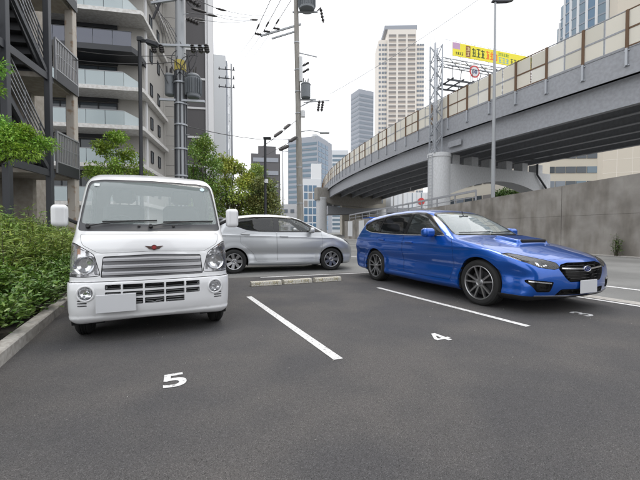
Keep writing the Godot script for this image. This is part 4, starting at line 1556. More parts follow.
# ---------------------------------------------------------------- city
func city_materials() -> void:
	var grime := noise_tex(512, 0.02, 0.25, 0.75, 51, 6, Color(0.91, 0.90, 0.89), Color(1, 1, 1))
	var fine := noise_tex(512, 0.06, 0.2, 0.8, 52, 5, Color(0.93, 0.93, 0.92), Color(1, 1, 1))
	var m: StandardMaterial3D
	# stained retaining wall: blotches and run-off streaks
	m = mat("wall_concrete", lin(0.35, 0.33, 0.305), 0.93)
	tri_tex(m, noise_tex(512, 0.014, 0.15, 0.85, 53, 6, Color(0.86, 0.855, 0.85), Color(1, 1, 1)), 0.13)
	tri_detail(m, noise_tex(1024, 0.010, 0.22, 0.62, 54, 6, Color(0.84, 0.83, 0.815), Color(1, 1, 1)), 0.085, 0.022)
	m = mat("deck_steel", lin(0.35, 0.36, 0.39), 0.6)
	tri_tex(m, fine, 0.12)
	m = mat("pier_white", lin(0.68, 0.69, 0.71), 0.6)
	tri_tex(m, fine, 0.3, 0.1)
	m = mat("post_brown", lin(0.16, 0.095, 0.055), 0.8)
	tri_tex(m, fine, 1.2)
	m = mat("barrier_cream", lin(0.74, 0.73, 0.685), 0.35)
	m.backlight_enabled = true
	m.backlight = Color(0.75, 0.72, 0.64)
	for q in [["barrier_dusty", 0.66, 0.645, 0.59], ["barrier_pale", 0.78, 0.775, 0.745]]:
		var e := mat(q[0], lin(q[1], q[2], q[3]), 0.4)
		e.backlight_enabled = true
		e.backlight = Color(0.72, 0.70, 0.64)
	mat("galvanised", lin(0.42, 0.44, 0.47), 0.45, 0.4)
	m = mat("pole_concrete", lin(0.34, 0.325, 0.30), 0.9)
	tri_tex(m, grime, 0.6, 0.12)
	mat("dark_steel", lin(0.030, 0.032, 0.037), 0.5, 0.2)
	mat("stair_steel", lin(0.055, 0.058, 0.066), 0.5, 0.2)
	mat("rail_steel", lin(0.30, 0.305, 0.32), 0.45, 0.3)
	m = mat("stair_wall", lin(0.36, 0.33, 0.29), 0.9)
	tri_tex(m, grime, 0.35)
	m = mat("rust_beige", lin(0.50, 0.46, 0.41), 0.85)
	tri_tex(m, noise_tex(512, 0.01, 0.12, 0.42, 56, 5, Color(0.82, 0.72, 0.64), Color(1, 1, 1)), 0.5)
	m = mat("tower_beige", lin(0.42, 0.405, 0.385), 0.8)
	tri_tex(m, fine, 0.5)
	m = mat("tower_dark", lin(0.105, 0.100, 0.105), 0.7)
	tri_tex(m, fine, 0.5)
	m = mat("slab_white", lin(0.66, 0.655, 0.64), 0.75)
	tri_tex(m, grime, 0.3)
	mat("band_white", lin(0.62, 0.62, 0.63), 0.7)
	m = glass("balcony_glass", lin(0.50, 0.58, 0.60), 0.62)
	m.roughness = 0.2
	m = glass("balcony_smoke", lin(0.12, 0.13, 0.17), 0.75)
	m.roughness = 0.2
	mat("room_dark", lin(0.045, 0.045, 0.05), 0.25)
	mat("window_glass", lin(0.07, 0.085, 0.10), 0.06)
	mat("window_frame", lin(0.30, 0.30, 0.31), 0.5, 0.4)
	m = mat("tan_tower", lin(0.76, 0.71, 0.65), 0.85)
	mat("tan_panel", lin(0.54, 0.47, 0.41), 0.85)
	mat("window_brown", lin(0.23, 0.215, 0.205), 0.3)
	mat("window_mid", lin(0.20, 0.23, 0.27), 0.12)
	mat("window_blue", lin(0.09, 0.165, 0.25), 0.08)
	mat("window_pale", lin(0.14, 0.20, 0.25), 0.10)
	mat("mullion", lin(0.50, 0.53, 0.56), 0.5)
	mat("spandrel_grey", lin(0.33, 0.35, 0.39), 0.6)
	mat("spandrel_pale", lin(0.60, 0.62, 0.64), 0.6)
	mat("office_dark", lin(0.13, 0.125, 0.13), 0.7)
	mat("office_beige", lin(0.56, 0.52, 0.44), 0.8)
	mat("tile_beige", lin(0.55, 0.50, 0.42), 0.7)
	mat("plain_white", lin(0.68, 0.69, 0.70), 0.7)
	mat("sign_red", lin(0.55, 0.05, 0.05), 0.5)
	mat("lamp_grey", lin(0.37, 0.385, 0.40), 0.5, 0.2)
	mat("transformer", lin(0.17, 0.185, 0.20), 0.5)
	mat("insulator", lin(0.04, 0.035, 0.035), 0.4)
	mat("wire", lin(0.05, 0.05, 0.055), 0.6)
	mat("wire_pale", lin(0.35, 0.36, 0.38), 0.6)
	mat("band_yellow", lin(0.55, 0.45, 0.10), 0.6)
	m = mat("wheel_stop", lin(0.58, 0.565, 0.52), 0.9)
	tri_tex(m, noise_tex(512, 0.04, 0.3, 0.6, 57, 5, Color(0.80, 0.77, 0.68), Color(1, 1, 1)), 1.5)
	m = mat("stop_yellow", lin(0.52, 0.46, 0.30), 0.85)
	tri_tex(m, noise_tex(256, 0.06, 0.35, 0.6, 58, 5, Color(0.7, 0.72, 0.8), Color(1, 1, 1)), 2.0)

# a point that shows at pixel (x, y) of the photograph, at a depth in metres in front of the eye
func seen_at(x: float, y: float, depth: float) -> Vector3:
	var b := Basis.from_euler(Vector3(-atan(9.0 / 355.0), deg_to_rad(-25.06), 0))
	return Vector3(0, EYE, 0) + b * (Vector3((x - 320.0) / 355.0, -(y - 240.0) / 355.0, -1.0) * depth)

func build_wall() -> void:
	var W := thing("retaining_wall", "long stained grey concrete retaining wall beside the road under the expressway", "wall")
	var a := Vector2(17.77, 7.49)
	var dir := Vector2(4.74, 27.07).normalized()
	var joint := [-16.0, -11.3, -6.6, -1.9, 2.8, 7.55, 12.3, 17.0, 21.7, 26.4, 31.1, 35.8, 40.5]
	for k in joint.size() - 1:
		var s0: float = joint[k] - 4.05 + 0.012
		var s1: float = joint[k + 1] - 4.05 - 0.012
		var p0 := a + dir * s0
		var p1 := a + dir * s1
		var h0 := 3.41 - 0.030 * s0
		var h1 := 3.41 - 0.030 * s1
		if s0 > 25: h0 = 2.66 - 0.02 * (s0 - 25)
		if s1 > 25: h1 = 2.66 - 0.02 * (s1 - 25)
		var along := Vector3(dir.x, 0, -dir.y)
		var off := along.cross(Vector3.UP).normalized()
		var t := Transform3D(Basis(along, Vector3.UP, off), lot(p0.x, 0, p0.y))
		var b := MB.new()
		var l := p0.distance_to(p1)
		b.prism(V2([0, 0, l, 0, l, 1.788, l - 0.008, 1.796, 0.008, 1.796, 0, 1.788]), 0.0, 0.4, t)
		put(b, "wall_panel", M.wall_concrete, W)
		b = MB.new()
		b.prism(V2([0, 1.810, 0.008, 1.804, l - 0.008, 1.804, l, 1.810, l, h1 - 0.02, l - 0.02, h1, 0.02, h0, 0, h0 - 0.02]), 0.004, 0.4, t)
		put(b, "wall_panel", M.wall_concrete, W)
	# footing strip and joints' backing
	var b := MB.new()
	var q0 := a + dir * -20.0
	var q1 := a + dir * 36.4
	var off := Vector3(dir.x, 0, -dir.y).cross(Vector3.UP).normalized()
	b.beam(lot(q0.x, 1.0, q0.y) + off * 0.2, lot(q1.x, 1.0, q1.y) + off * 0.2, 0.3, 1.9)
	put(b, "wall_core", M.wall_concrete, W)
	# narrow channel at the foot
	b = MB.new()
	b.beam(lot(q0.x, 0.0, q0.y) - off * 0.2, lot(q1.x, 0.0, q1.y) - off * 0.2, 0.4, 0.05)
	structure(put(b, "gutter", M.concrete), "narrow concrete channel at the foot of the retaining wall", "gutter")
	# rail behind the far wall
	var R := thing("guard_rail", "long grey pipe rail running behind the top of the retaining wall", "railing")
	var last := Vector3.ZERO
	for k in 12:
		var s := 11.0 + k * 2.4
		var p := a + dir * s
		var at := lot(p.x + 1.2, 0, p.y)
		b = MB.new()
		b.beam(at + Vector3(0, 0.0, 0), at + Vector3(0, 4.0 - k * 0.055, 0), 0.08, 0.08)
		put(b, "rail_post", M.deck_steel, R)
		var top := at + Vector3(0, 3.95 - k * 0.055, 0)
		if k > 0:
			b = MB.new()
			b.beam(last, top, 0.10, 0.16)
			b.beam(last - Vector3(0, 0.45, 0), top - Vector3(0, 0.45, 0), 0.06, 0.06)
			put(b, "rail_bar", M.deck_steel, R)
		last = top
	# two white notice sheets on the far wall
	for s in [[29.2, 1.7], [33.2, 1.7]]:
		var p: Vector2 = a + dir * s[0]
		b = MB.new()
		var q: Vector2 = a + dir * (s[0] + s[1])
		b.beam(lot(p.x, 1.35, p.y) - off * 0.03, lot(q.x, 1.35, q.y) - off * 0.03, 0.05, 2.0, 0.01)
		tag(put(b, "notice_board", M.plain_white), "plain white board on the far wall, closer to the white pier" if s[0] < 30.0 else "plain white board at the far end of the concrete wall", "board", "white boards on the wall")

func deck_edge(v: float) -> Vector2:
	var t := V2([-40, 23.65, 20, 23.68, 26, 24.0, 34, 24.95, 46, 27.1, 55, 29.4, 67, 33.1, 80, 38.2, 95, 45.2, 110, 53.5])
	return Vector2(lookup(t, v), v)

func build_expressway() -> void:
	var X := thing("elevated_expressway", "grey steel elevated expressway with cream noise panels and brown posts", "bridge")
	# stations every 2.2 m along the edge
	var pts := []
	var v := 10.75
	while v > -30.0: v -= 2.21
	var p := deck_edge(v)
	while p.y < 104.0:
		pts.append(p)
		var q := p
		var n := deck_edge(p.y + 0.05) - p
		q = deck_edge(p.y + n.normalized().y * 2.21)
		p = q
	var b: MB
	var up := Vector3.UP
	var W := 14.6
	var girders: Array[MB] = []
	for g in 5: girders.append(MB.new())
	for k in pts.size() - 1:
		var a := lot(pts[k].x, 0, pts[k].y)
		var c := lot(pts[k + 1].x, 0, pts[k + 1].y)
		var x := (c - a).normalized()
		var inw := x.cross(up).normalized()   # towards the deck
		var L := a.distance_to(c)
		var near: bool = pts[k].y > 4.0
		# parapet face, slab edge and deck
		b = MB.new()
		b.beam(a + up * 10.36 + inw * 0.15, c + up * 10.36 + inw * 0.15, 0.30, 1.50)
		b.beam(a + up * 11.12 + inw * 0.15, c + up * 11.12 + inw * 0.15, 0.36, 0.05)
		b.beam(a + up * 9.66 + inw * 0.10, c + up * 9.66 + inw * 0.10, 0.32, 0.10)
		put(b, "parapet", M.deck_steel, X)
		b = MB.new()
		b.beam(a + up * 9.55 + inw * (W * 0.5 + 0.2), c + up * 9.55 + inw * (W * 0.5 + 0.2), W - 0.4, 0.25)
		b.beam(a + up * 10.3 + inw * (W - 0.15), c + up * 10.3 + inw * (W - 0.15), 0.3, 1.5)
		put(b, "deck_slab", M.deck_steel, X)
		# girders: the outer one deep, inner ones with bright lower flanges
		b = MB.new()
		b.beam(a + up * 8.85 + inw * 0.42, c + up * 8.85 + inw * 0.42, 0.10, 1.52)
		b.beam(a + up * 8.07 + inw * 0.50, c + up * 8.07 + inw * 0.50, 0.40, 0.05)
		put(b, "edge_girder", M.deck_steel, X)
		for g in 5:
			var o := inw * (3.0 + g * 2.5)
			girders[g].beam(a + up * 8.85 + o, c + up * 8.85 + o, 0.06, 1.2)
			girders[g].beam(a + up * 8.24 + o, c + up * 8.24 + o, 0.42, 0.05)
		if k % 2 == 0:
			b = MB.new()
			b.beam(a + up * 9.0 + inw * 0.9, a + up * 9.0 + inw * 13.4, 0.18, 0.5)
			put(b, "cross_beam", M.deck_steel, X)
		if not near: continue
		# post with its bracket
		b = MB.new()
		b.box(a + up * 12.13 - inw * 0.02, Vector3(0.14, 2.1, 0.17), 0.012, Basis(x, up, inw))
		var post := put(b, "barrier_post", M.post_brown, X)
		b = MB.new()
		b.box(a + up * 10.62 - inw * 0.07, Vector3(0.12, 0.95, 0.13), 0.01, Basis(x, up, inw))
		b.box(a + up * 10.16 - inw * 0.03, Vector3(0.26, 0.06, 0.06), 0.005, Basis(x, up, inw))
		b.box(a + up * 10.98 - inw * 0.03, Vector3(0.26, 0.06, 0.06), 0.005, Basis(x, up, inw))
		put(b, "bracket", M.galvanised, post)
		# rails and four panels
		b = MB.new()
		b.beam(a + up * 13.17 - inw * 0.0, c + up * 13.17 - inw * 0.0, 0.06, 0.05)
		b.beam(a + up * 12.16 + inw * 0.0, c + up * 12.16 + inw * 0.0, 0.06, 0.10)
		b.beam(a + up * 11.19, c + up * 11.19, 0.06, 0.07)
		b.beam((a + c) * 0.5 + up * 11.2, (a + c) * 0.5 + up * 13.15, 0.05, 0.035)
		put(b, "barrier_rail", M.post_brown if k % 3 == 0 else M.deck_steel, X)
		for r in 2:
			for h in 2:
				var m := (a + c) * 0.5 + x * (h - 0.5) * (L * 0.5) + up * (11.68 + r * 0.98)
				var key := int(round(L * 50))
				b = MB.new()
				b.box(m, Vector3(L * 0.5 - 0.11, 0.90, 0.025), 0.006, Basis(x, up, inw))
				put(b, "barrier_panel", [M.barrier_cream, M.barrier_cream, M.barrier_dusty, M.barrier_pale][rng.randi() % 4], X)
	for g in 5: put(girders[g], "girder", M.deck_steel, X)
	# road surface on top
	b = MB.new()
	for k in pts.size() - 1:
		var a := lot(pts[k].x, 9.70, pts[k].y)
		var c := lot(pts[k + 1].x, 9.70, pts[k + 1].y)
		var inw := (c - a).normalized().cross(up).normalized()
		b.quad(a + inw * 0.4, c + inw * 0.4, c + inw * (W - 0.4), a + inw * (W - 0.4), up)
	put(b, "deck_road", M.road_asphalt, X)
	# junction box on the girder, drain pipes
	b = MB.new()
	b.box(lot(23.98, 8.75, 23.4), Vector3(0.12, 0.5, 1.5), 0.02)
	put(b, "junction_box", M.deck_steel, X)
	# piers
	for pv in [[25.0, 23.75, 13.9, 1.0], [67.5, 31.9, 15.0, 1.1], [-12.0, 23.75, 13.9, 1.0]]:
		var P := thing("expressway_pier", "white round column carrying the gantry side of the expressway" if pv[0] == 25.0 else ("far white pier with a grey cantilever cap under the curving expressway" if pv[0] > 30 else "white round expressway pier by the road outside the bend"), "pier", lot(pv[1], 0, pv[0]))
		b = MB.new()
		b.cyl(Vector3(0, 0, 0), Vector3(0, 8.05, 0), pv[3], pv[3], 28)
		b.cyl(Vector3(0, 7.75, 0), Vector3(0, 8.1, 0), pv[3] + 0.06, pv[3] + 0.06, 28)
		put(b, "column", M.pier_white, P)
		b = MB.new()
		b.cyl(Vector3(pv[2], 0, 0), Vector3(pv[2], 6.0, 0), pv[3], pv[3], 28)
		put(b, "column", M.pier_white, P)
		b = MB.new()
		var hw: float = pv[2] * 0.5
		var poly := PackedVector2Array([Vector2(0.4, 7.15)])
		for e in 13:
			var t := e / 12.0
			poly.append(Vector2(0.4 + (pv[2] + 0.5) * t, 4.4 + 1.55 * sin(PI * t)))
		poly.append(Vector2(pv[2] + 0.9, 7.15))
		if pv[0] > 30:
			poly = V2([-1.3, 7.55, -1.3, 10.1, 14.6, 10.1, 14.6, 7.3, 10, 6.3, 2.0, 6.8])
		b.prism(poly, -0.85, 0.85)
		put(b, "cross_beam", M.pier_white if pv[0] < 30 else M.pole_concrete, P)
		if pv[0] < 30:
			for e in 6:
				b = MB.new()
				b.box(Vector3(1.6 + e * 2.4, 7.62, 0), Vector3(0.9, 0.98, 1.0), 0.03)
				put(b, "bearing_block", M.pier_white, P)
			b = MB.new()
			b.tube([Vector3(0.9, 6.72, -0.95), Vector3(6, 6.55, -0.95), Vector3(11.9, 6.5, -0.95), Vector3(12.2, 7.4, -0.95)], 0.06, 8)
			b.tube([Vector3(12.4, 8.0, 1.0), Vector3(12.4, 6.9, 1.0), Vector3(13.6, 5.6, 1.15), Vector3(13.9, 4.4, 1.15), Vector3(13.9, 0, 1.15)], 0.10, 8)
			put(b, "drain_pipe", M.stair_steel, P)
			b = MB.new()
			for e in 2: b.beam(Vector3(-1.05 - 0.02, 0.2, 0.25 - e * 0.5), Vector3(-1.05 - 0.02, 8.0, 0.25 - e * 0.5), 0.04, 0.04)
			for e in 26: b.beam(Vector3(-1.07, 0.4 + e * 0.3, -0.25), Vector3(-1.07, 0.4 + e * 0.3, 0.25), 0.025, 0.025)
			put(b, "ladder", M.galvanised, P)
	# dark lower structure beneath the far bend
	var D := thing("slip_ramp", "dark steel slip ramp passing low beneath the far bend of the expressway", "ramp")
	b = MB.new()
	b.prism(V2([-7, 4.9, 16, 5.6, 16, 6.6, -1, 6.3, -7, 6.9]), -3.0, 3.0, Transform3D(Basis(Vector3(0.94, 0, 0.34), up, Vector3(-0.34, 0, 0.94)), lot(44, 0, 74)))
	put(b, "ramp_deck", M.deck_steel, D)
	for x in [2.0, 12.0]:
		b = MB.new()
		b.cyl(lot(44, 0, 74) + Vector3(x * 0.94, 0, x * 0.34), lot(44, 5.4, 74) + Vector3(x * 0.94, 0, x * 0.34), 0.8, 0.8, 12)
		put(b, "ramp_column", M.pole_concrete, D)

func lattice(b: MB, p: Vector3, q: Vector3, side: float, step: float, bar := 0.06, up := Vector3.UP) -> void:
	# a square lattice mast from p to q
	var x := (q - p).normalized()
	var e := x.cross(Vector3.RIGHT if absf(x.x) < 0.8 else Vector3.UP).normalized()
	var f := x.cross(e)
	var n := int(p.distance_to(q) / step)
	var c := [e + f, f - e, -e - f, e - f]
	for k in 4:
		b.beam(p + c[k] * side * 0.5, q + c[k] * side * 0.5, bar, bar)
		for i in n:
			var a: Vector3 = p.lerp(q, float(i) / n) + c[k] * side * 0.5
			var d: Vector3 = p.lerp(q, float(i + 1) / n) + c[(k + 1) % 4] * side * 0.5
			if (i + k) % 2 == 0: b.beam(a, d, bar * 0.6, bar * 0.6)
			else: b.beam(p.lerp(q, float(i) / n) + c[(k + 1) % 4] * side * 0.5, p.lerp(q, float(i + 1) / n) + c[k] * side * 0.5, bar * 0.6, bar * 0.6)

func build_gantry() -> void:
	# stands on the pier beside the deck and spans it
	var G := thing("sign_gantry", "grey lattice sign gantry standing on the white pier over the expressway", "gantry", lot(23.75, 8.05, 25.0), deg_to_rad(-6.9))
	var b := MB.new()
	lattice(b, Vector3(-0.55, 0, 0.2), Vector3(-0.55, 9.7, 0.2), 0.75, 0.75, 0.11)
	for s in [-0.28, 0.28]: b.beam(Vector3(-1.0, 0.5, 0.2 + s), Vector3(-1.0, 10.4, 0.2 + s), 0.03, 0.03)
	put(b, "tower", M.galvanised, G)
	b = MB.new()
	for k in 30: b.beam(Vector3(-1.0, 0.6 + k * 0.29, -0.08), Vector3(-1.0, 0.6 + k * 0.29, 0.48), 0.02, 0.02)
	for k in 8:
		var y := 2.4 + k * 0.85
		b.tube([Vector3(-1.0, y, -0.1), Vector3(-1.4, y, -0.15), Vector3(-1.7, y, 0.2), Vector3(-1.4, y, 0.55), Vector3(-1.0, y, 0.5)], 0.018, 5)
	put(b, "caged_ladder", M.galvanised, G)
	b = MB.new()
	lattice(b, Vector3(-0.2, 8.3, 0.2), Vector3(14.2, 8.3, 0.2), 0.55, 0.8, 0.07)
	put(b, "truss", M.lamp_grey, G)
	b = MB.new()
	lattice(b, Vector3(14.2, 1.6, 0.2), Vector3(14.2, 9.1, 0.2), 0.75, 0.75, 0.10)
	put(b, "tower", M.galvanised, G)
	b = MB.new()
	for z in [-0.7, 0.3, 1.3]: b.beam(Vector3(-0.2, 6.3, z), Vector3(14.2, 6.3, z), 0.08, 0.16)
	for k in 13: b.beam(Vector3(0.3 + k * 1.1, 6.4, -0.9), Vector3(0.3 + k * 1.1, 6.4, 1.5), 0.10, 0.10)
	for k in 7: b.beam(Vector3(0.3 + k * 2.2, 6.4, -0.6), Vector3(0.3 + k * 2.2, 8.1, -0.1), 0.05, 0.05)
	for k in 7: b.beam(Vector3(0.3 + k * 2.2, 6.4, 1.3), Vector3(0.3 + k * 2.2, 7.5, 1.3), 0.04, 0.04)
	b.beam(Vector3(-0.2, 7.5, 1.3), Vector3(14.2, 7.5, 1.3), 0.03, 0.03)
	put(b, "catwalk", M.stair_steel, G)
	b = MB.new()
	for k in 9: b.beam(Vector3(0.2 + k * 1.6, 8.55, 0.5), Vector3(0.2 + k * 1.6, 10.2, 0.5), 0.03, 0.03)
	b.beam(Vector3(0.2, 10.2, 0.5), Vector3(13.0, 10.2, 0.5), 0.03, 0.03)
	put(b, "handrail", M.galvanised, G)
	# yellow banner with its print
	var im := Image.create(768, 96, false, Image.FORMAT_RGB8)
	im.fill(Color8(240, 226, 66))
	im.fill_rect(Rect2i(0, 0, 62, 46), Color8(196, 160, 190))
	var r := RandomNumberGenerator.new()
	r.seed = 5
	var glyph := func(x: int, y: int, w: int, h: int, c: Color, th: int) -> void:
		# strokes the size and weight of a written character
		im.fill_rect(Rect2i(x, y + r.randi_range(0, h / 4), w, th), c)
		im.fill_rect(Rect2i(x + r.randi_range(0, w / 3), y + h / 2, w - w / 3, th), c)
		im.fill_rect(Rect2i(x + r.randi_range(w / 4, w / 2), y, th, h), c)
		im.fill_rect(Rect2i(x + r.randi_range(w / 2, w - th), y + h / 3, th, h - h / 3), c)
		im.fill_rect(Rect2i(x, y + h - th, w, th), c)
	for k in 4: glyph.call(24 + k * 17, 62, 14, 22, Color8(50, 60, 30), 3)
	im.fill_rect(Rect2i(112, 8, 40, 80), Color8(140, 92, 52))
	glyph.call(118, 14, 28, 30, Color8(228, 205, 150), 4)
	glyph.call(118, 50, 28, 30, Color8(228, 205, 150), 4)
	for k in 3: glyph.call(166 + k * 40, 16, 34, 62, Color8(60, 78, 30), 7)
	for k in 3: glyph.call(292 + k * 36, 16, 31, 62, Color8(240, 120, 40), 8)
	for k in 6: glyph.call(404 + k * 17, 12, 14, 22, Color8(60, 130, 60), 3)
	for k in 3: glyph.call(408 + k * 34, 44, 28, 42, Color8(120, 170, 190), 5)
	for k in 7: glyph.call(520 + k * 32, 40, 26, 44, Color8(70, 80, 50), 5)
	im.fill_rect(Rect2i(716, 6, 46, 28), Color8(120, 170, 90))
	var bm := mat("banner_print", Color(1, 1, 1), 0.7)
	bm.albedo_texture = ImageTexture.create_from_image(im)
	b = MB.new()
	b.quad_uv(Vector3(0.9, 7.75, 0.6), Vector3(10.7, 7.75, 0.6), Vector3(10.7, 8.95, 0.6), Vector3(0.9, 8.95, 0.6), Vector3.BACK)
	var B := thing("banner", "long yellow printed banner stretched along the sign gantry", "banner", lot(23.75, 9.15, 25.0), deg_to_rad(-6.9))
	put(b, "banner_print", bm, B)
	b = MB.new()
	b.box(Vector3(5.8, 8.35, 0.575), Vector3(9.82, 1.22, 0.03), 0.004)
	put(b, "banner_cloth", M.band_yellow, B)
	# round speed sign
	var S := thing("speed_sign", "round white speed limit sign with red ring below the yellow banner", "sign", lot(23.75, 9.15, 25.0), deg_to_rad(-6.9))
	var t := Transform3D(Basis.IDENTITY, Vector3(3.2, 6.55, 0.75))
	b = MB.new()
	b.lathe([Vector2(0.56, -0.02), Vector2(0.56, 0.02), Vector2(0.43, 0.021)], t, 32)
	put(b, "red_ring", M.sign_red, S)
	b = MB.new()
	b.lathe([Vector2(0.43, 0.018), Vector2(0.0, 0.018)], t, 32)
	b.lathe([Vector2(0.55, -0.022), Vector2(0.0, -0.022)], t, 32)
	put(b, "sign_face", M.plain_white, S)
	b = MB.new()
	b.beam(Vector3(2.85, 5.3, 0.69), Vector3(2.85, 7.2, 0.69), 0.06, 0.06)
	b.beam(Vector3(3.55, 5.3, 0.69), Vector3(3.55, 7.2, 0.69), 0.06, 0.06)
	b.beam(Vector3(2.8, 6.55, 0.71), Vector3(3.6, 6.55, 0.71), 0.05, 0.06)
	put(b, "sign_frame", M.galvanised, S)
	var tm := TextMesh.new()
	var f := SystemFont.new()
	f.font_names = PackedStringArray(["Droid Sans"])
	f.font_weight = 700
	tm.font = f
	tm.text = "60"
	tm.font_size = 64
	tm.pixel_size = 0.008
	tm.depth = 0.01
	put_mesh(tm, "numeral", M.emblem_blue, S, Transform3D(Basis.IDENTITY, Vector3(3.2, 6.55, 0.775)))

# ---------------------------------------------------------------- left: stair block and apartment tower (street frame)
func build_stair_block() -> void:
	var S := thing("stair_block", "apartment block end with dark steel outside stairs and picket landings", "building", Vector3.ZERO, -STREET)
	# local axes: x = a (right), -z = b (away)
	var b := MB.new()
	# wall behind the stairs, and the block itself
	b.box(Vector3(-9.15, 7.5, -12.0), Vector3(0.3, 15, 11.0))
	b.box(Vector3(-8.2, 7.5, -13.62), Vector3(1.7, 15, 0.22))
	put(b, "wall", M.stair_wall, S)
	b = MB.new()
	b.box(Vector3(-13.4, 7.6, -12.0), Vector3(8.2, 15.2, 11.2))
	put(b, "block", M.stair_wall, S)
	# stained corner column
	b = MB.new()
	b.box(Vector3(-6.18, 7.6, -13.66), Vector3(0.26, 15.2, 0.28), 0.02)
	put(b, "corner_column", M.rust_beige, S)
	for q in [[-6.1, 12.08, 0.16], [-6.1, 10.2, 0.16], [-6.1, 8.2, 0.16], [-7.9, 12.08, 0.14], [-7.9, 10.2, 0.14]]:
		b = MB.new()
		b.box(Vector3(q[0], 7.6, -q[1]), Vector3(q[2], 15.2, q[2]), 0.008)
		put(b, "post", M.stair_steel, S)
	for lv in 5:
		var h := 2.92 + lv * 2.86
		# landing slab: from the stair post to the corner
		b = MB.new()
		b.box(Vector3(-7.6, h - 0.02, -12.95), Vector3(2.9, 0.16, 1.7), 0.01)
		put(b, "landing", M.stair_wall, S)
		# railing panel: dark fascia, frame, pickets
		var R := part("landing_railing", S)
		b = MB.new()
		b.box(Vector3(-6.02, h + 0.10, -13.02), Vector3(0.05, 0.34, 1.40), 0.006)
		put(b, "fascia", M.dark_steel, R)
		b = MB.new()
		b.beam(Vector3(-6.02, h + 1.22, -12.32), Vector3(-6.02, h + 1.22, -13.72), 0.06, 0.05)
		b.beam(Vector3(-6.02, h + 0.30, -12.32), Vector3(-6.02, h + 0.30, -13.72), 0.05, 0.04)
		b.beam(Vector3(-6.02, h + 0.78, -12.32), Vector3(-6.02, h + 0.78, -13.72), 0.02, 0.02)
		for z in [12.33, 13.71]: b.beam(Vector3(-6.02, h - 0.05, -z), Vector3(-6.02, h + 1.24, -z), 0.05, 0.05)
		put(b, "frame", M.rail_steel, R)
		for k in 13:
			b = MB.new()
			var z := 12.42 + k * 0.1
			b.beam(Vector3(-6.02, h + 0.3, -z), Vector3(-6.02, h + 1.22, -z), 0.035, 0.018)
			put(b, "picket", M.rail_steel, R)
		b = MB.new()
		b.box(Vector3(-6.10, h + 0.76, -13.02), Vector3(0.012, 0.86, 1.30))
		put(b, "screen_panel", M.tower_beige, R)
		# flight from this landing up towards the near side
		var p := Vector3(-6.25, h + 0.02, -12.1)
		var q := Vector3(-6.25, h + 2.86, -9.3)
		var F := part("flight", S)
		b = MB.new()
		for x in [-6.25, -7.75]: b.beam(Vector3(x, p.y, p.z), Vector3(x, q.y, q.z), 0.06, 0.26, 0.0)
		put(b, "stringer", M.dark_steel, F)
		for k in 13:
			var t := (k + 0.5) / 13.0
			var c := p.lerp(q, t)
			b = MB.new()
			b.box(Vector3(-7.0, c.y + 0.03, c.z), Vector3(1.44, 0.035, 0.27))
			b.box(Vector3(-7.0, c.y - 0.07, c.z - 0.12), Vector3(1.44, 0.19, 0.012))
			put(b, "tread", M.dark_steel, F)
		b = MB.new()
		for r in 5: b.beam(p + Vector3(0.05, 0.32 + r * 0.19, 0), q + Vector3(0.05, 0.32 + r * 0.19, 0), 0.03, 0.03)
		for k in 4:
			var c := p.lerp(q, (k + 0.3) / 4.0)
			b.beam(c + Vector3(0.02, 0, 0), c + Vector3(0.02, 1.1, 0), 0.035, 0.035)
		put(b, "handrail", M.rail_steel, F)
		# near landing
		b = MB.new()
		b.box(Vector3(-7.2, h + 2.86, -8.5), Vector3(2.2, 0.14, 1.6), 0.01)
		put(b, "near_landing", M.stair_wall, S)
		b = MB.new()
		b.beam(Vector3(-6.1, h - 0.06, -12.08), Vector3(-6.1, h + 1.6, -10.2), 0.08, 0.12)
		put(b, "brace", M.stair_steel, S)
		b = MB.new()
		b.beam(Vector3(-6.1, h - 0.1, -8.0), Vector3(-6.1, h - 0.1, -12.3), 0.08, 0.20)
		put(b, "support_beam", M.stair_steel, S)
	# ground floor: dark lobby behind
	b = MB.new()
	b.box(Vector3(-8.9, 1.3, -12.4), Vector3(0.2, 2.6, 1.4), 0.01)
	put(b, "lobby_door", M.room_dark, S)
	var fence := thing("slat_fence", "low dark slat fence behind the truck's mirror beside the stairs", "fence", Vector3.ZERO, -STREET)
	for k in 8:
		b = MB.new()
		b.box(Vector3(-5.6, 0.18 + k * 0.16, -14.6), Vector3(0.06, 0.09, 2.6))
		put(b, "slat", M.stair_steel, fence)
	for z in [13.4, 14.6, 15.8]:
		b = MB.new()
		b.box(Vector3(-5.66, 0.7, -z), Vector3(0.06, 1.4, 0.07))
		put(b, "fence_post", M.stair_steel, fence)

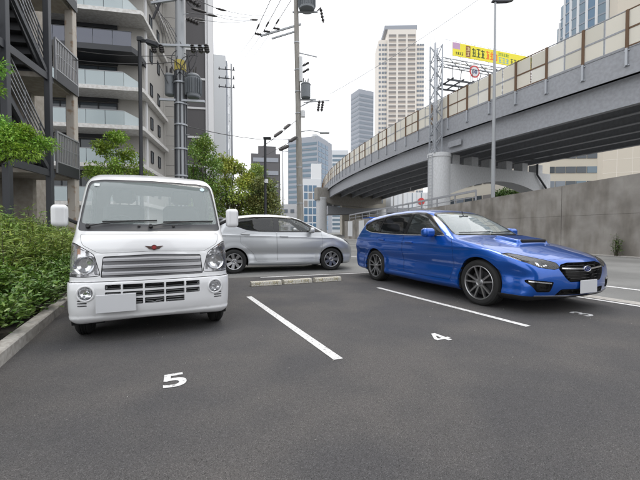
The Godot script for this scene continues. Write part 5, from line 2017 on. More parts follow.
func build_apartment_tower() -> void:
	var A := thing("apartment_tower", "beige apartment tower with glass balconies and a dark panelled wing", "building", Vector3.ZERO, -STREET)
	var b := MB.new()
	var top := 33.0
	var fl := 2.95
	b.box(Vector3(-19.5, top * 0.5, -36.6), Vector3(21.0, top, 9.2))
	put(b, "wall", M.tower_beige, A)
	# wing
	b = MB.new()
	b.box(Vector3(-7.9, top * 0.5, -42.0), Vector3(2.2, top, 7.4))
	b.box(Vector3(-9.1, top * 0.5, -38.6), Vector3(0.5, top, 1.0), 0.02)
	put(b, "wall", M.tower_beige, A)
	b = MB.new()
	b.box(Vector3(-5.85, top * 0.5, -42.0), Vector3(1.9, top, 7.36))
	put(b, "wing_panel", M.tower_dark, A)
	b = MB.new()
	b.box(Vector3(-6.86, top * 0.5, -38.22), Vector3(0.10, top, 0.12))
	b.box(Vector3(-4.86, top * 0.5, -38.26), Vector3(0.14, top, 0.20))
	b.box(Vector3(-4.82, top * 0.5, -41.6), Vector3(0.12, top, 5.0))
	put(b, "pilaster", M.band_white, A)
	for k in 11:
		var h := 0.62 + k * fl
		b = MB.new()
		b.box(Vector3(-5.85, h + 1.2, -38.28), Vector3(1.95, 0.20, 0.12), 0.01)
		put(b, "floor_band", M.band_white, A)
		b = MB.new()
		b.box(Vector3(-7.9, h + 1.2, -38.302), Vector3(2.1, 0.03, 0.02))
		b.box(Vector3(-7.9, h + 0.2, -38.302), Vector3(2.1, 0.02, 0.02))
		put(b, "joint_strip", M.tower_dark, A)
	b = MB.new()
	b.box(Vector3(-8.98, top * 0.5, -32.4), Vector3(0.14, top, 0.4))
	put(b, "pilaster", M.band_white, A)
	for k in 10:
		var h := 3.35 + k * fl        # top of the balcony slab
		var dark := k == 4
		var B := part("balcony", A)
		b = MB.new()
		if not dark:
			b.prism(V2([-24, -32.2, -24, -29.9, -8.62, -29.9, -8.5, -30.1, -8.5, -38.0, -9.05, -38.0, -9.05, -32.2]), 0.0, 0.30, Transform3D(Basis(Vector3(1, 0, 0), Vector3(0, 0, 1), Vector3(0, 1, 0)), Vector3(0, h - 0.30, 0)))
			put(b, "slab", M.slab_white, B)
		else:
			b.prism(V2([-24, -32.2, -24, -29.6, -9.2, -29.6, -8.9, -30.4, -8.9, -32.2]), 0.0, 0.42, Transform3D(Basis(Vector3(1, 0, 0), Vector3(0, 0, 1), Vector3(0, 1, 0)), Vector3(0, h - 0.42, 0)))
			put(b, "slab", M.dark_steel, B)
		for e in 10:
			b = MB.new()
			b.box(Vector3(-10.6 - e * 1.35 + (0.7 if dark else 0.0), h + 0.56, -29.98 if not dark else -29.66), Vector3(1.31, 1.08, 0.03), 0.004)
			put(b, "glass_panel", M.balcony_glass if not dark else M.balcony_smoke, B)
		if not dark:
			b = MB.new()
			b.beam(Vector3(-9.92, h + 0.56, -30.0), Vector3(-9.35, h + 0.56, -31.9), 0.03, 1.08)
			put(b, "glass_panel", M.balcony_glass, B)
		b = MB.new()
		b.beam(Vector3(-24, h + 1.12, -29.98 if not dark else -29.66), Vector3(-9.95 if not dark else -9.2, h + 1.12, -29.98 if not dark else -29.66), 0.06, 0.04)
		put(b, "top_rail", M.window_frame if not dark else M.dark_steel, B)
		# glazed back wall of the balcony
		var Wd := part("balcony_door", A)
		b = MB.new()
		b.box(Vector3(-13.9, h + 1.15, -31.98), Vector3(5.6, 2.15, 0.06))
		put(b, "glazing", M.window_glass, Wd)
		b = MB.new()
		for x in [-16.7, -15.3, -13.9, -12.5, -11.1]: b.box(Vector3(x, h + 1.15, -31.93), Vector3(0.08, 2.2, 0.06))
		b.box(Vector3(-13.9, h + 2.26, -31.93), Vector3(5.7, 0.07, 0.06))
		b.box(Vector3(-13.9, h + 2.5, -31.90), Vector3(5.8, 0.3, 0.10))
		put(b, "door_frame", M.dark_steel, Wd)
		# small side windows
		for z in [33.9, 36.3]:
			b = MB.new()
			b.box(Vector3(-8.98, h + 1.3, -z), Vector3(0.06, 0.95, 0.6))
			var w := put(b, "side_window", M.window_glass, A)
			b = MB.new()
			for s in [-0.33, 0.33]: b.box(Vector3(-8.96, h + 1.3, -z + s), Vector3(0.1, 1.05, 0.05))
			for s in [-0.5, 0.5]: b.box(Vector3(-8.96, h + 1.3 + s, -z), Vector3(0.1, 0.05, 0.6))
			put(b, "window_frame", M.dark_steel, w)
	# the next building along
	var N := thing("grey_slab_building", "pale grey slab building rising just beyond the dark apartment wing", "building", Vector3.ZERO, -STREET)
	b = MB.new()
	b.box(Vector3(-6.6, 13.8, -63.0), Vector3(4.6, 27.6, 14))
	put(b, "wall", M.spandrel_pale, N)
	b = MB.new()
	b.box(Vector3(-4.22, 13.6, -57.5), Vector3(0.2, 27.2, 1.2))
	put(b, "pipe_recess", M.spandrel_grey, N)
	for k in 9:
		for z in [60.0, 64.0]:
			b = MB.new()
			b.box(Vector3(-4.27, 3.0 + k * 2.95, -z), Vector3(0.1, 1.1, 0.8))
			put(b, "window", M.window_mid, N)

# ---------------------------------------------------------------- far buildings
# A block whose front faces along its local +z. faces: list of {side, cols, rows, w, h, x0, y0, dx, dy, mat}
func far_block(called: String, label: String, at: Vector3, turn: float, size: Vector3, wall: Material, faces: Array) -> Node3D:
	var N := thing(called, label, "building", Vector3(at.x, 0, at.z), turn)
	var b := MB.new()
	b.box(Vector3(0, size.y * 0.5, -size.z * 0.5), size)
	put(b, "wall", wall, N)
	for f in faces:
		var m := BoxMesh.new()
		m.size = Vector3(f.w, f.h, 0.25)
		for r in f.rows:
			for c in f.cols:
				var x: float = f.x0 + c * f.dx
				var y: float = f.y0 + r * f.dy
				var t := Transform3D(Basis.IDENTITY, Vector3(x, y, 0.0))
				if f.side == "left": t = Transform3D(Basis(Vector3.UP, -PI / 2), Vector3(-size.x * 0.5, y, -size.z + x))
				if f.side == "right": t = Transform3D(Basis(Vector3.UP, PI / 2), Vector3(size.x * 0.5, y, -x))
				var wm: Material = f.mat
				if f.w < 3.0 and rng.randf() < 0.3: wm = [M.window_pale, M.window_mid, M.window_brown][rng.randi() % 3]
				put_mesh(m, f.get("name", "window"), wm, N, t)
	return N

func build_far() -> void:
	far_block("rear_apartment_block", "dark apartment block across the lane behind the viewer", lot(-1.0, 0, -13.5), PI, Vector3(9.0, 38, 10), M.tower_dark, [{side = "front", cols = 3, rows = 12, w = 1.8, h = 1.4, x0 = -2.8, y0 = 2.0, dx = 2.8, dy = 3.0, mat = M.window_mid}])
	var look := deg_to_rad(-25.06)
	# brown-grey office behind the trees
	var p := seen_at(266, 231, 80)
	var N := far_block("office_block", "dark grey office block behind the trees and the black lamp post", p, look + 0.15, Vector3(6.5, 18.4, 8), M.office_dark, [{side = "front", name = "window_band", cols = 1, rows = 6, w = 5.6, h = 0.9, x0 = 0.0, y0 = 2.5, dx = 1.0, dy = 2.9, mat = M.spandrel_grey}])
	var b := MB.new()
	b.box(Vector3(0.3, 19.3, -3), Vector3(4.0, 2.0, 4))
	put(b, "penthouse", M.office_dark, N)
	p = seen_at(286, 231, 95)
	N = far_block("white_house", "small white building with dark windows left of the concrete pole", p, look, Vector3(5.5, 8.2, 8), M.plain_white, [{side = "front", cols = 3, rows = 3, w = 1.0, h = 0.9, x0 = -1.7, y0 = 1.8, dx = 1.7, dy = 2.3, mat = M.window_mid}])
	# glass tower
	p = seen_at(302.5, 231, 210)
	N = far_block("glass_tower", "blue grey glass office tower with a flat roof beyond the concrete pole", p, look - 0.42, Vector3(19.5, 56, 22), M.spandrel_grey, [
		{side = "front", name = "window_band", cols = 1, rows = 17, w = 18.6, h = 1.6, x0 = 0.0, y0 = 3.0, dx = 1.0, dy = 3.05, mat = M.window_pale},
		{side = "right", name = "window_band", cols = 3, rows = 17, w = 4.6, h = 2.4, x0 = 3.2, y0 = 3.0, dx = 5.2, dy = 3.05, mat = M.window_blue}])
	b = MB.new()
	b.box(Vector3(7.6, 56, -9), Vector3(2.3, 2.4, 18))
	put(b, "roof_plant", M.spandrel_pale, N)
	p = seen_at(312, 231, 150)
	N = far_block("green_glass_building", "lower greenish glass building with white stair tower before the glass tower", p, look + 0.1, Vector3(7.5, 23, 8), M.spandrel_pale, [
		{side = "front", name = "window_strip", cols = 3, rows = 6, w = 1.5, h = 2.6, x0 = -2.6, y0 = 3.0, dx = 1.9, dy = 3.2, mat = M.window_blue}])
	b = MB.new()
	b.box(Vector3(1.9, 25.5, -1.5), Vector3(4.2, 8.0, 2.6))
	put(b, "stair_tower", M.plain_white, N)
	p = seen_at(340, 231, 260)
	far_block("pale_glass_tower", "pale glass tower peeping over the bend of the expressway", p, look, Vector3(12, 60, 14), M.spandrel_pale, [
		{side = "front", name = "window_band", cols = 1, rows = 18, w = 11.2, h = 1.7, x0 = 0.0, y0 = 3.0, dx = 1.0, dy = 3.1, mat = M.window_pale}])
	# slate tower left of the tan one
	p = seen_at(366, 231, 270)
	far_block("slate_tower", "slate grey office tower standing left of the tan apartment tower", p, look + 0.45, Vector3(13, 107, 12), M.spandrel_grey, [
		{side = "front", name = "window_band", cols = 1, rows = 30, w = 12.4, h = 1.9, x0 = 0.0, y0 = 4.0, dx = 1.0, dy = 3.4, mat = M.window_mid},
		{side = "left", name = "window_band", cols = 1, rows = 30, w = 11.0, h = 1.4, x0 = 6.0, y0 = 4.0, dx = 1.0, dy = 3.4, mat = M.window_mid}])
	# tan residential tower
	p = seen_at(401, 231, 300)
	N = far_block("tan_apartment_tower", "tall tan apartment tower with dark balcony rows above the expressway", p, look - 0.02, Vector3(24, 169, 28), M.tan_tower, [
		{side = "front", name = "balcony_recess", cols = 3, rows = 42, w = 6.2, h = 1.9, x0 = -7.9, y0 = 4.0, dx = 7.9, dy = 3.9, mat = M.window_brown},
		{side = "front", name = "balcony_front", cols = 3, rows = 42, w = 6.2, h = 0.9, x0 = -7.9, y0 = 2.6, dx = 7.9, dy = 3.9, mat = M.tan_panel}])
	b = MB.new()
	b.box(Vector3(-15.6, 81, -14), Vector3(7.2, 162, 22))
	b.box(Vector3(15.6, 79, -13), Vector3(7.2, 158, 20))
	put(b, "side_wing", M.tan_tower, N)
	b = MB.new()
	b.box(Vector3(-1.0, 170.8, -12), Vector3(27, 3.4, 24))
	put(b, "roof_crown", M.spandrel_grey, N)
	var m := BoxMesh.new()
	m.size = Vector3(1.7, 1.7, 0.3)
	for r in 41:
		for x in [-18.0, -15.4, -13.2, 14.0, 16.2, 18.2]:
			put_mesh(m, "window", M.window_mid, N, Transform3D(Basis.IDENTITY, Vector3(x, 3.8 + r * 3.85, -2.9 if x > 0 else -2.9)))
	# curved glass building top right
	N = thing("curved_glass_building", "curved blue glass building rising behind the noise barrier", "building", seen_at(632, 231, 120) * Vector3(1, 0, 1), look - 0.5)
	for k in 16:
		var a0 := 1.75 + 2.1 * k / 16.0
		var a1 := 1.75 + 2.1 * (k + 1) / 16.0
		var c0 := Vector3(cos(a0) * 22, 0, sin(a0) * 22 - 10)
		var c1 := Vector3(cos(a1) * 22, 0, sin(a1) * 22 - 10)
		var hi: float = 96.0 if k < 6 else maxf(64.0, 96.0 - (k - 5) * 6.5)
		b = MB.new()
		b.beam((c0 + c1) * 0.5 + Vector3(0, hi * 0.5, 0) - (c1 - c0) * 0.5 + Vector3(0, 0, 0), (c0 + c1) * 0.5 + Vector3(0, hi * 0.5, 0) + (c1 - c0) * 0.5, 0.4, hi)
		put(b, "glass_bay", M.window_pale if k % 3 else M.window_blue, N)
		b = MB.new()
		b.beam(c0 * 1.02, c0 * 1.02 + Vector3(0, hi + 1.0, 0), 0.5, 0.7)
		put(b, "fin", M.plain_white, N)
		for r in int((hi - 5.0) / 3.5):
			b = MB.new()
			b.beam(c0 * 1.008 + Vector3(0, 5 + r * 3.5, 0), c1 * 1.008 + Vector3(0, 5 + r * 3.5, 0), 0.4, 0.5)
			put(b, "floor_line", M.window_mid, N)
	p = seen_at(655, 231, 105)
	far_block("stone_tower", "beige stone tower at the right behind the noise barrier", p, look - 0.4, Vector3(20, 80, 20), M.tile_beige, [])
	# beyond the underpass, right: banded offices and a tiled block
	p = seen_at(581, 231, 84)
	N = far_block("banded_office", "beige office with dark ribbon windows seen beneath the expressway deck", p, look - 0.05, Vector3(18, 34, 12), M.office_beige, [
		{side = "front", name = "ribbon_window", cols = 5, rows = 9, w = 2.2, h = 1.5, x0 = -7.4, y0 = 5.3, dx = 2.4, dy = 3.4, mat = M.window_glass},
		{side = "front", name = "ribbon_window", cols = 2, rows = 9, w = 2.0, h = 1.5, x0 = 5.3, y0 = 5.3, dx = 2.2, dy = 3.4, mat = M.window_mid}])
	b = MB.new()
	b.box(Vector3(3.9, 17, 0.1), Vector3(0.35, 34, 0.3))
	put(b, "brown_pipe", M.tan_panel, N)
	p = seen_at(652, 231, 62)
	N = far_block("tiled_building", "pale tile-clad building at the right end beneath the deck", p, look - 0.5, Vector3(14, 30, 5), M.tile_beige, [])
	for r in 11:
		b = MB.new()
		b.box(Vector3(0, 2.0 + r * 2.4, 0.0), Vector3(14.02, 0.05, 0.03))
		put(b, "tile_joint", M.tan_tower, N)
	for c in 6:
		b = MB.new()
		b.box(Vector3(-5.0 + c * 2.2, 15, 0.0), Vector3(0.05, 30, 0.035))
		put(b, "tile_joint", M.tan_tower, N)
	# low beige buildings seen between pier and wall
	N = far_block("low_office", "long low beige building with strip windows behind the white pier", street(37, 0, 54), -STREET + PI / 2 + 0.12, Vector3(18, 11.0, 5), M.office_beige, [
		{side = "front", name = "strip_window", cols = 7, rows = 3, w = 2.0, h = 1.1, x0 = -7.5, y0 = 3.4, dx = 2.4, dy = 3.0, mat = M.window_glass}])
	N.rotation.y = -STREET - PI / 2 + 0.05
	p = seen_at(412, 231, 88)
	N = far_block("white_shed", "white ribbed building with a red roundel beside the pier", p, look, Vector3(10.5, 10.6, 8), M.plain_white, [
		{side = "front", name = "wall_rib", cols = 9, rows = 1, w = 0.14, h = 10.4, x0 = -4.6, y0 = 5.25, dx = 1.15, dy = 1.0, mat = M.spandrel_pale}])
	b = MB.new()
	b.lathe([Vector2(0.85, -0.1), Vector2(0.85, 0.06), Vector2(0, 0.07)], Transform3D(Basis.IDENTITY, Vector3(2.2, 8.4, 0.2)), 24)
	put(b, "red_roundel", M.sign_red, N)
	p = seen_at(372, 231, 95)
	far_block("cream_building", "cream building with window rows seen under the far bend", p, look, Vector3(16, 11, 10), M.office_beige, [
		{side = "front", cols = 7, rows = 3, w = 1.3, h = 1.5, x0 = -6.6, y0 = 3.2, dx = 2.2, dy = 3.0, mat = M.window_mid}])

# ---------------------------------------------------------------- plants
func plant_materials() -> void:
	for q in [["leaf", 0.55, 0.40], ["leaf_glossy", 0.38, 0.25]]:
		var m := mat(q[0], Color(1, 1, 1), q[1])
		m.vertex_color_use_as_albedo = true
		m.backlight_enabled = true
		m.backlight = Color(q[2], q[2], q[2] * 0.6)
	var m := mat("bark", lin(0.10, 0.08, 0.06), 0.95)
	tri_tex(m, noise_tex(256, 0.08, 0.2, 0.8, 61, 4, Color(0.55, 0.55, 0.55), Color(1, 1, 1)), 2.0, 0.6)
	mat("bark_pale", lin(0.32, 0.30, 0.27), 0.9)

func leaf(b: MB, p: Vector3, dir: Vector3, up: Vector3, l: float, w: float, c: Color) -> void:
	# a leaf folded along its midrib: stalk at p, tip along dir
	var s := dir.cross(up)
	if s.length_squared() < 1e-6: s = dir.cross(Vector3.RIGHT)
	s = s.normalized() * w * 0.5
	var n := s.cross(dir).normalized()
	var tip := p + dir * l - n * l * 0.12
	var mid := p + dir * l * 0.45 - n * l * 0.02
	var a := mid + s + n * w * 0.14
	var e := mid - s + n * w * 0.14
	b.tint = c
	b.flat(p, tip, a, n)
	b.flat(p, tip, e, n)

func shade(c: Color, r: RandomNumberGenerator, amount := 0.3) -> Color:
	var k := 1.0 + r.randf_range(-amount, amount)
	var y := r.randf_range(-0.12, 0.16)
	return Color(c.r * k * (1.0 + y), c.g * k, c.b * k * (1.0 - y))

func clump_leaves(b: MB, r: RandomNumberGenerator, c: Vector3, rad: Vector3, count: int, l: float, w: float, col: Color, droop := 0.2) -> void:
	for k in count:
		var d := Vector3(r.randfn(), r.randfn(), r.randfn()).normalized()
		var q := pow(r.randf(), 0.42)
		var p := c + d * rad * q
		var dir := (d * 0.7 + Vector3(r.randfn(), r.randfn() * 0.6 - droop, r.randfn()) * 0.6).normalized()
		var up := (Vector3.UP + Vector3(r.randfn(), 0, r.randfn()) * 0.45).normalized()
		leaf(b, p, dir, up, l * r.randf_range(0.7, 1.25), w * r.randf_range(0.75, 1.2), shade(col, r))

func limb(b: MB, r: RandomNumberGenerator, p: Vector3, q: Vector3, r0: float, r1: float) -> void:
	var mid := (p + q) * 0.5 + Vector3(r.randf_range(-1, 1), r.randf_range(-0.3, 0.5), r.randf_range(-1, 1)) * p.distance_to(q) * 0.10
	b.cyl(p, mid, r0, (r0 + r1) * 0.5, 7, false)
	b.cyl(mid, q, (r0 + r1) * 0.5, r1, 7, false)

# clumps: [x, y, z, radius, height factor, leaf count]
func tree(called: String, label: String, at: Vector3, trunk_h: float, trunk_r: float, clumps: Array, l: float, w: float, col: Color, seed_: int, bark: Material, group := "") -> Node3D:
	var r := RandomNumberGenerator.new()
	r.seed = seed_
	var T := thing(called, label, "tree", at, 0.0, group)
	var b := MB.new()
	var fork := Vector3(r.randf_range(-0.05, 0.05), trunk_h, r.randf_range(-0.05, 0.05))
	b.cyl(Vector3(0, -0.05, 0), Vector3(0, 0.12, 0), trunk_r * 1.5, trunk_r * 1.05, 10, false)
	limb(b, r, Vector3(0, 0.1, 0), fork, trunk_r * 1.05, trunk_r * 0.75)
	for c in clumps:
		var e := Vector3(c[0], c[1], c[2])
		limb(b, r, fork * r.randf_range(0.7, 1.0), e, trunk_r * 0.45, trunk_r * 0.14)
		for k in 3:
			var d: Vector3 = Vector3(r.randfn(), r.randfn() * 0.7, r.randfn()).normalized() * c[3] * 0.75
			limb(b, r, e, e + d, trunk_r * 0.14, trunk_r * 0.05)
	put(b, "trunk", bark, T)
	b = MB.new()
	b.colored = true
	for c in clumps:
		# each clump is a cloud of smaller sprays
		var n := 9
		var tone := shade(col, r, 0.16)
		for k in n:
			var d: Vector3 = Vector3(r.randfn(), r.randfn(), r.randfn()).normalized() * pow(r.randf(), 0.5) * c[3] * 0.72
			d.y *= c[4]
			var rad: Vector3 = Vector3.ONE * c[3] * r.randf_range(0.4, 0.7)
			rad.y *= 0.75
			clump_leaves(b, r, Vector3(c[0], c[1], c[2]) + d, rad, int(c[5] / n), l, w, tone)
	put(b, "crown", M.leaf, T)
	return T

func shrub(label: String, at: Vector3, spread: float, height: float, count: int, l: float, w: float, col: Color, seed_: int, style: String, group: String) -> void:
	var r := RandomNumberGenerator.new()
	r.seed = seed_
	var S := thing("shrub", label, "shrub", at, 0.0, group)
	var b := MB.new()
	var f := MB.new()
	f.colored = true
	var stems := int(9 if style == "low" else 16)
	for k in stems:
		var a := r.randf() * TAU
		var q := sqrt(r.randf()) * spread
		var top := Vector3(cos(a) * q, height * r.randf_range(0.65, 1.0) * (1.0 - 0.25 * q / spread), sin(a) * q)
		var base := Vector3(top.x * 0.5, 0, top.z * 0.5)
		limb(b, r, base, top, 0.008, 0.003)
		var n := count / stems
		for i in n:
			var t := pow(r.randf(), 0.55 if style == "low" else 0.8)
			var p := base.lerp(top, t) + Vector3(r.randfn(), r.randfn() * 0.6, r.randfn()) * (0.07 if style == "low" else 0.06)
			p.y = maxf(p.y, 0.02)
			var out := Vector3(r.randfn(), r.randf_range(-0.2, 0.7), r.randfn())
			if style == "low": out += Vector3(top.x, 0.1, top.z).normalized() * 0.5
			else: out += Vector3(0, 0.15, 0)
			leaf(f, p, out.normalized(), (Vector3.UP + Vector3(r.randfn(), 0, r.randfn()) * 0.5).normalized(), l * r.randf_range(0.45, 1.5), w * r.randf_range(0.6, 1.3), shade(col, r, 0.4))
	put(b, "stem", M.bark, S)
	put(f, "foliage", M.leaf_glossy, S)

func build_plants() -> void:
	var r := RandomNumberGenerator.new()
	r.seed = 99
	# planting bed along the kerb: low glossy shrubs in front, taller feathery ones behind and further on
	var k := 0
	var v := 2.6
	while v < 11.2:
		if v < 9.4:
			shrub("low glossy dark green shrub spilling towards the kerb", lot(-1.50 + r.randf_range(-0.05, 0.05), 0.07, v + r.randf_range(-0.1, 0.1)), 0.33, r.randf_range(0.34, 0.50) * (1.0 if v < 6.5 else 1.35), 1000, 0.072, 0.036, Color(0.12, 0.22, 0.04), 200 + k, "low", "low shrubs along the kerb")
		if v > 3.4:
			shrub("mid-height leafy green shrub in the second row of the bed", lot(-1.98 + r.randf_range(-0.08, 0.08), 0.07, v + 0.25 + r.randf_range(-0.1, 0.1)), 0.42, r.randf_range(0.62, 0.85), 1200, 0.08, 0.036, Color(0.145, 0.25, 0.045), 300 + k, "low", "second row of shrubs in the bed")
		if v > 5.6:
			shrub("tall feathery light green shrub at the back of the bed", lot(-1.85 - r.randf_range(0.0, 0.35), 0.07, v + 0.6 + r.randf_range(-0.1, 0.1)), 0.46, r.randf_range(1.15, 1.55), 2000, 0.10, 0.022, Color(0.24, 0.33, 0.07), 400 + k, "tall", "tall shrubs at the back of the bed")
			shrub("tall feathery light green shrub in front of the stair block", lot(-2.75 + r.randf_range(-0.2, 0.2), 0.07, v + 0.9), 0.55, r.randf_range(1.3, 1.7), 2000, 0.11, 0.026, Color(0.20, 0.31, 0.06), 500 + k, "tall", "shrubs before the stair block")
		v += 0.56
		k += 1
	# young maple at the left edge, before the stairs
	tree("maple_tree", "bright green maple with layered sprays before the steel stairs", lot(-2.75, 0.07, 7.0), 1.7, 0.045, [
		[0.45, 2.60, -0.1, 0.34, 0.45, 1500], [0.75, 2.42, 0.1, 0.30, 0.45, 1400], [0.95, 2.55, 0.0, 0.26, 0.45, 1100], [0.25, 2.40, 0.2, 0.34, 0.45, 1300], [0.25, 3.55, 0.0, 0.30, 0.5, 900], [0.1, 3.1, 0.1, 0.36, 0.5, 1000], [-0.4, 2.8, 0.2, 0.5, 0.4, 900], [0.55, 2.15, 0.3, 0.26, 0.4, 800], [0.85, 2.2, 0.1, 0.30, 0.3, 1100], [1.12, 2.38, 0.0, 0.24, 0.3, 800], [0.6, 2.55, 0.3, 0.34, 0.3, 1000], [0.62, 3.45, 0.0, 0.22, 0.5, 600], [0.55, 3.12, 0.1, 0.24, 0.4, 600]],
		0.060, 0.020, Color(0.23, 0.42, 0.06), 21, M.bark)
	# small tree behind the truck's cab
	var p := seen_at(116, 231, 14.0) * Vector3(1, 0, 1)
	tree("young_tree", "slender yellow-green young tree before the apartment balconies", p, 2.6, 0.05, [
		[0.05, 4.75, 0, 0.42, 0.9, 900], [-0.35, 4.3, 0.1, 0.45, 0.8, 900], [0.45, 4.0, 0.1, 0.5, 0.7, 900], [0.0, 3.6, 0.2, 0.6, 0.7, 1000], [-0.7, 3.35, 0, 0.5, 0.7, 800], [0.75, 3.3, 0, 0.55, 0.7, 900]],
		0.11, 0.055, Color(0.27, 0.42, 0.07), 22, M.bark_pale)
	# group behind the silver car
	var specs := [
		[203, 15.0, 5.35, Color(0.20, 0.33, 0.08), "dense dark green tree directly behind the truck's roof corner", 31],
		[232, 16.0, 4.75, Color(0.37, 0.46, 0.10), "lighter yellow-green tree in the middle of the group", 32],
		[253, 17.5, 4.55, Color(0.33, 0.42, 0.11), "light green tree beside the shorter lamp post", 33],
		[263, 16.2, 3.7, Color(0.21, 0.25, 0.09), "low dark tree with brownish gaps under the shorter lamp post", 34]]
	for s in specs:
		p = seen_at(s[0], 231, s[1]) * Vector3(1, 0, 1)
		var q := RandomNumberGenerator.new()
		q.seed = s[5]
		var cl := []
		var H: float = s[2]
		for i in 24:
			var t := i / 23.0
			var y: float = lerpf(0.9, H - 0.5, t) + q.randf_range(-0.2, 0.2)
			var rr: float = lerpf(0.95 if s[0] < 260 else 0.6, 0.28, t * t) * q.randf_range(0.5, 1.15)
			var a := i * 2.4 + q.randf()
			cl.append([cos(a) * rr, y, sin(a) * rr, lerpf(0.70, 0.46, t) * q.randf_range(0.75, 1.15), 0.9, 420])
		tree("garden_tree", s[4], p, 1.2, 0.08, cl, 0.12, 0.06, s[3], s[5], M.bark, "trees behind the silver hatchback")
	# tuft of green seen through the underpass and a weed at the wall's foot
	tree("far_tree", "round green tree glimpsed under the expressway beam", seen_at(508, 231, 50) * Vector3(1, 0, 1), 3.0, 0.14, [[0, 6.3, 0, 1.6, 0.5, 700], [-1.6, 6.0, 0, 1.3, 0.5, 500], [1.7, 6.0, 0, 1.2, 0.5, 500]], 0.34, 0.22, Color(0.07, 0.15, 0.03), 41, M.bark)
	shrub("thin green weed growing at the foot of the concrete wall", lot(17.62, 0.0, 8.25), 0.12, 1.05, 260, 0.10, 0.04, Color(0.08, 0.14, 0.03), 42, "tall", "")

# ---------------------------------------------------------------- poles, lamps and wires
func insulator(b: MB, p: Vector3, q: Vector3) -> void:
	b.cyl(p, q, 0.05, 0.05, 8)
	for k in 4: b.cyl(p.lerp(q, 0.15 + k * 0.22), p.lerp(q, 0.22 + k * 0.22), 0.085, 0.085, 8)

func sag(p: Vector3, q: Vector3, drop: float, n := 14) -> Array:
	var o := []
	for k in n + 1:
		var t := float(k) / n
		o.append(p.lerp(q, t) - Vector3(0, drop * 4.0 * t * (1.0 - t), 0))
	return o

func wire(label: String, p: Vector3, q: Vector3, drop: float, r: float, m: Material) -> void:
	var b := MB.new()
	b.tube(sag(p, q, drop), r, 5)
	tag(put(b, "overhead_wire", m), label, "wire", "overhead wires")

func sleeve(label: String, p: Vector3, q: Vector3, r: float) -> void:
	var b := MB.new()
	var x := (q - p).normalized()
	b.cyl(p, q, r, r, 10)
	b.cyl(p - x * 0.12, p, r * 0.5, r, 10)
	b.cyl(q, q + x * 0.12, r, r * 0.5, 10)
	tag(put(b, "wire_sleeve", M.insulator), label, "sleeve", "dark sleeves on the wires")

func drum_transformer(parent: Node3D, at: Vector3, r: float, h: float, ribs: bool) -> void:
	var b := MB.new()
	b.lathe([Vector2(0, 0), Vector2(r * 0.9, 0.0), Vector2(r, 0.03), Vector2(r, h), Vector2(r * 1.06, h + 0.01), Vector2(r * 1.06, h + 0.05), Vector2(r * 0.8, h + 0.11), Vector2(0, h + 0.13)], Transform3D(Basis(Vector3.RIGHT, -PI / 2), at), 24)
	var o := put(b, "transformer", M.transformer, parent)
	if ribs:
		b = MB.new()
		for k in 20:
			var a := TAU * k / 20
			b.box(at + Vector3(cos(a) * (r + 0.03), h * 0.55, sin(a) * (r + 0.03)), Vector3(0.07, h * 0.75, 0.012), 0.0, Basis(Vector3.UP, -a))
		put(b, "cooling_fin", M.transformer, o)
	for k in 3:
		b = MB.new()
		var a := TAU * k / 3 + 0.4
		b.cyl(at + Vector3(cos(a) * r * 0.5, h + 0.1, sin(a) * r * 0.5), at + Vector3(cos(a) * r * 0.6, h + 0.34, sin(a) * r * 0.6), 0.035, 0.025, 8)
		put(b, "bushing", M.insulator, o)

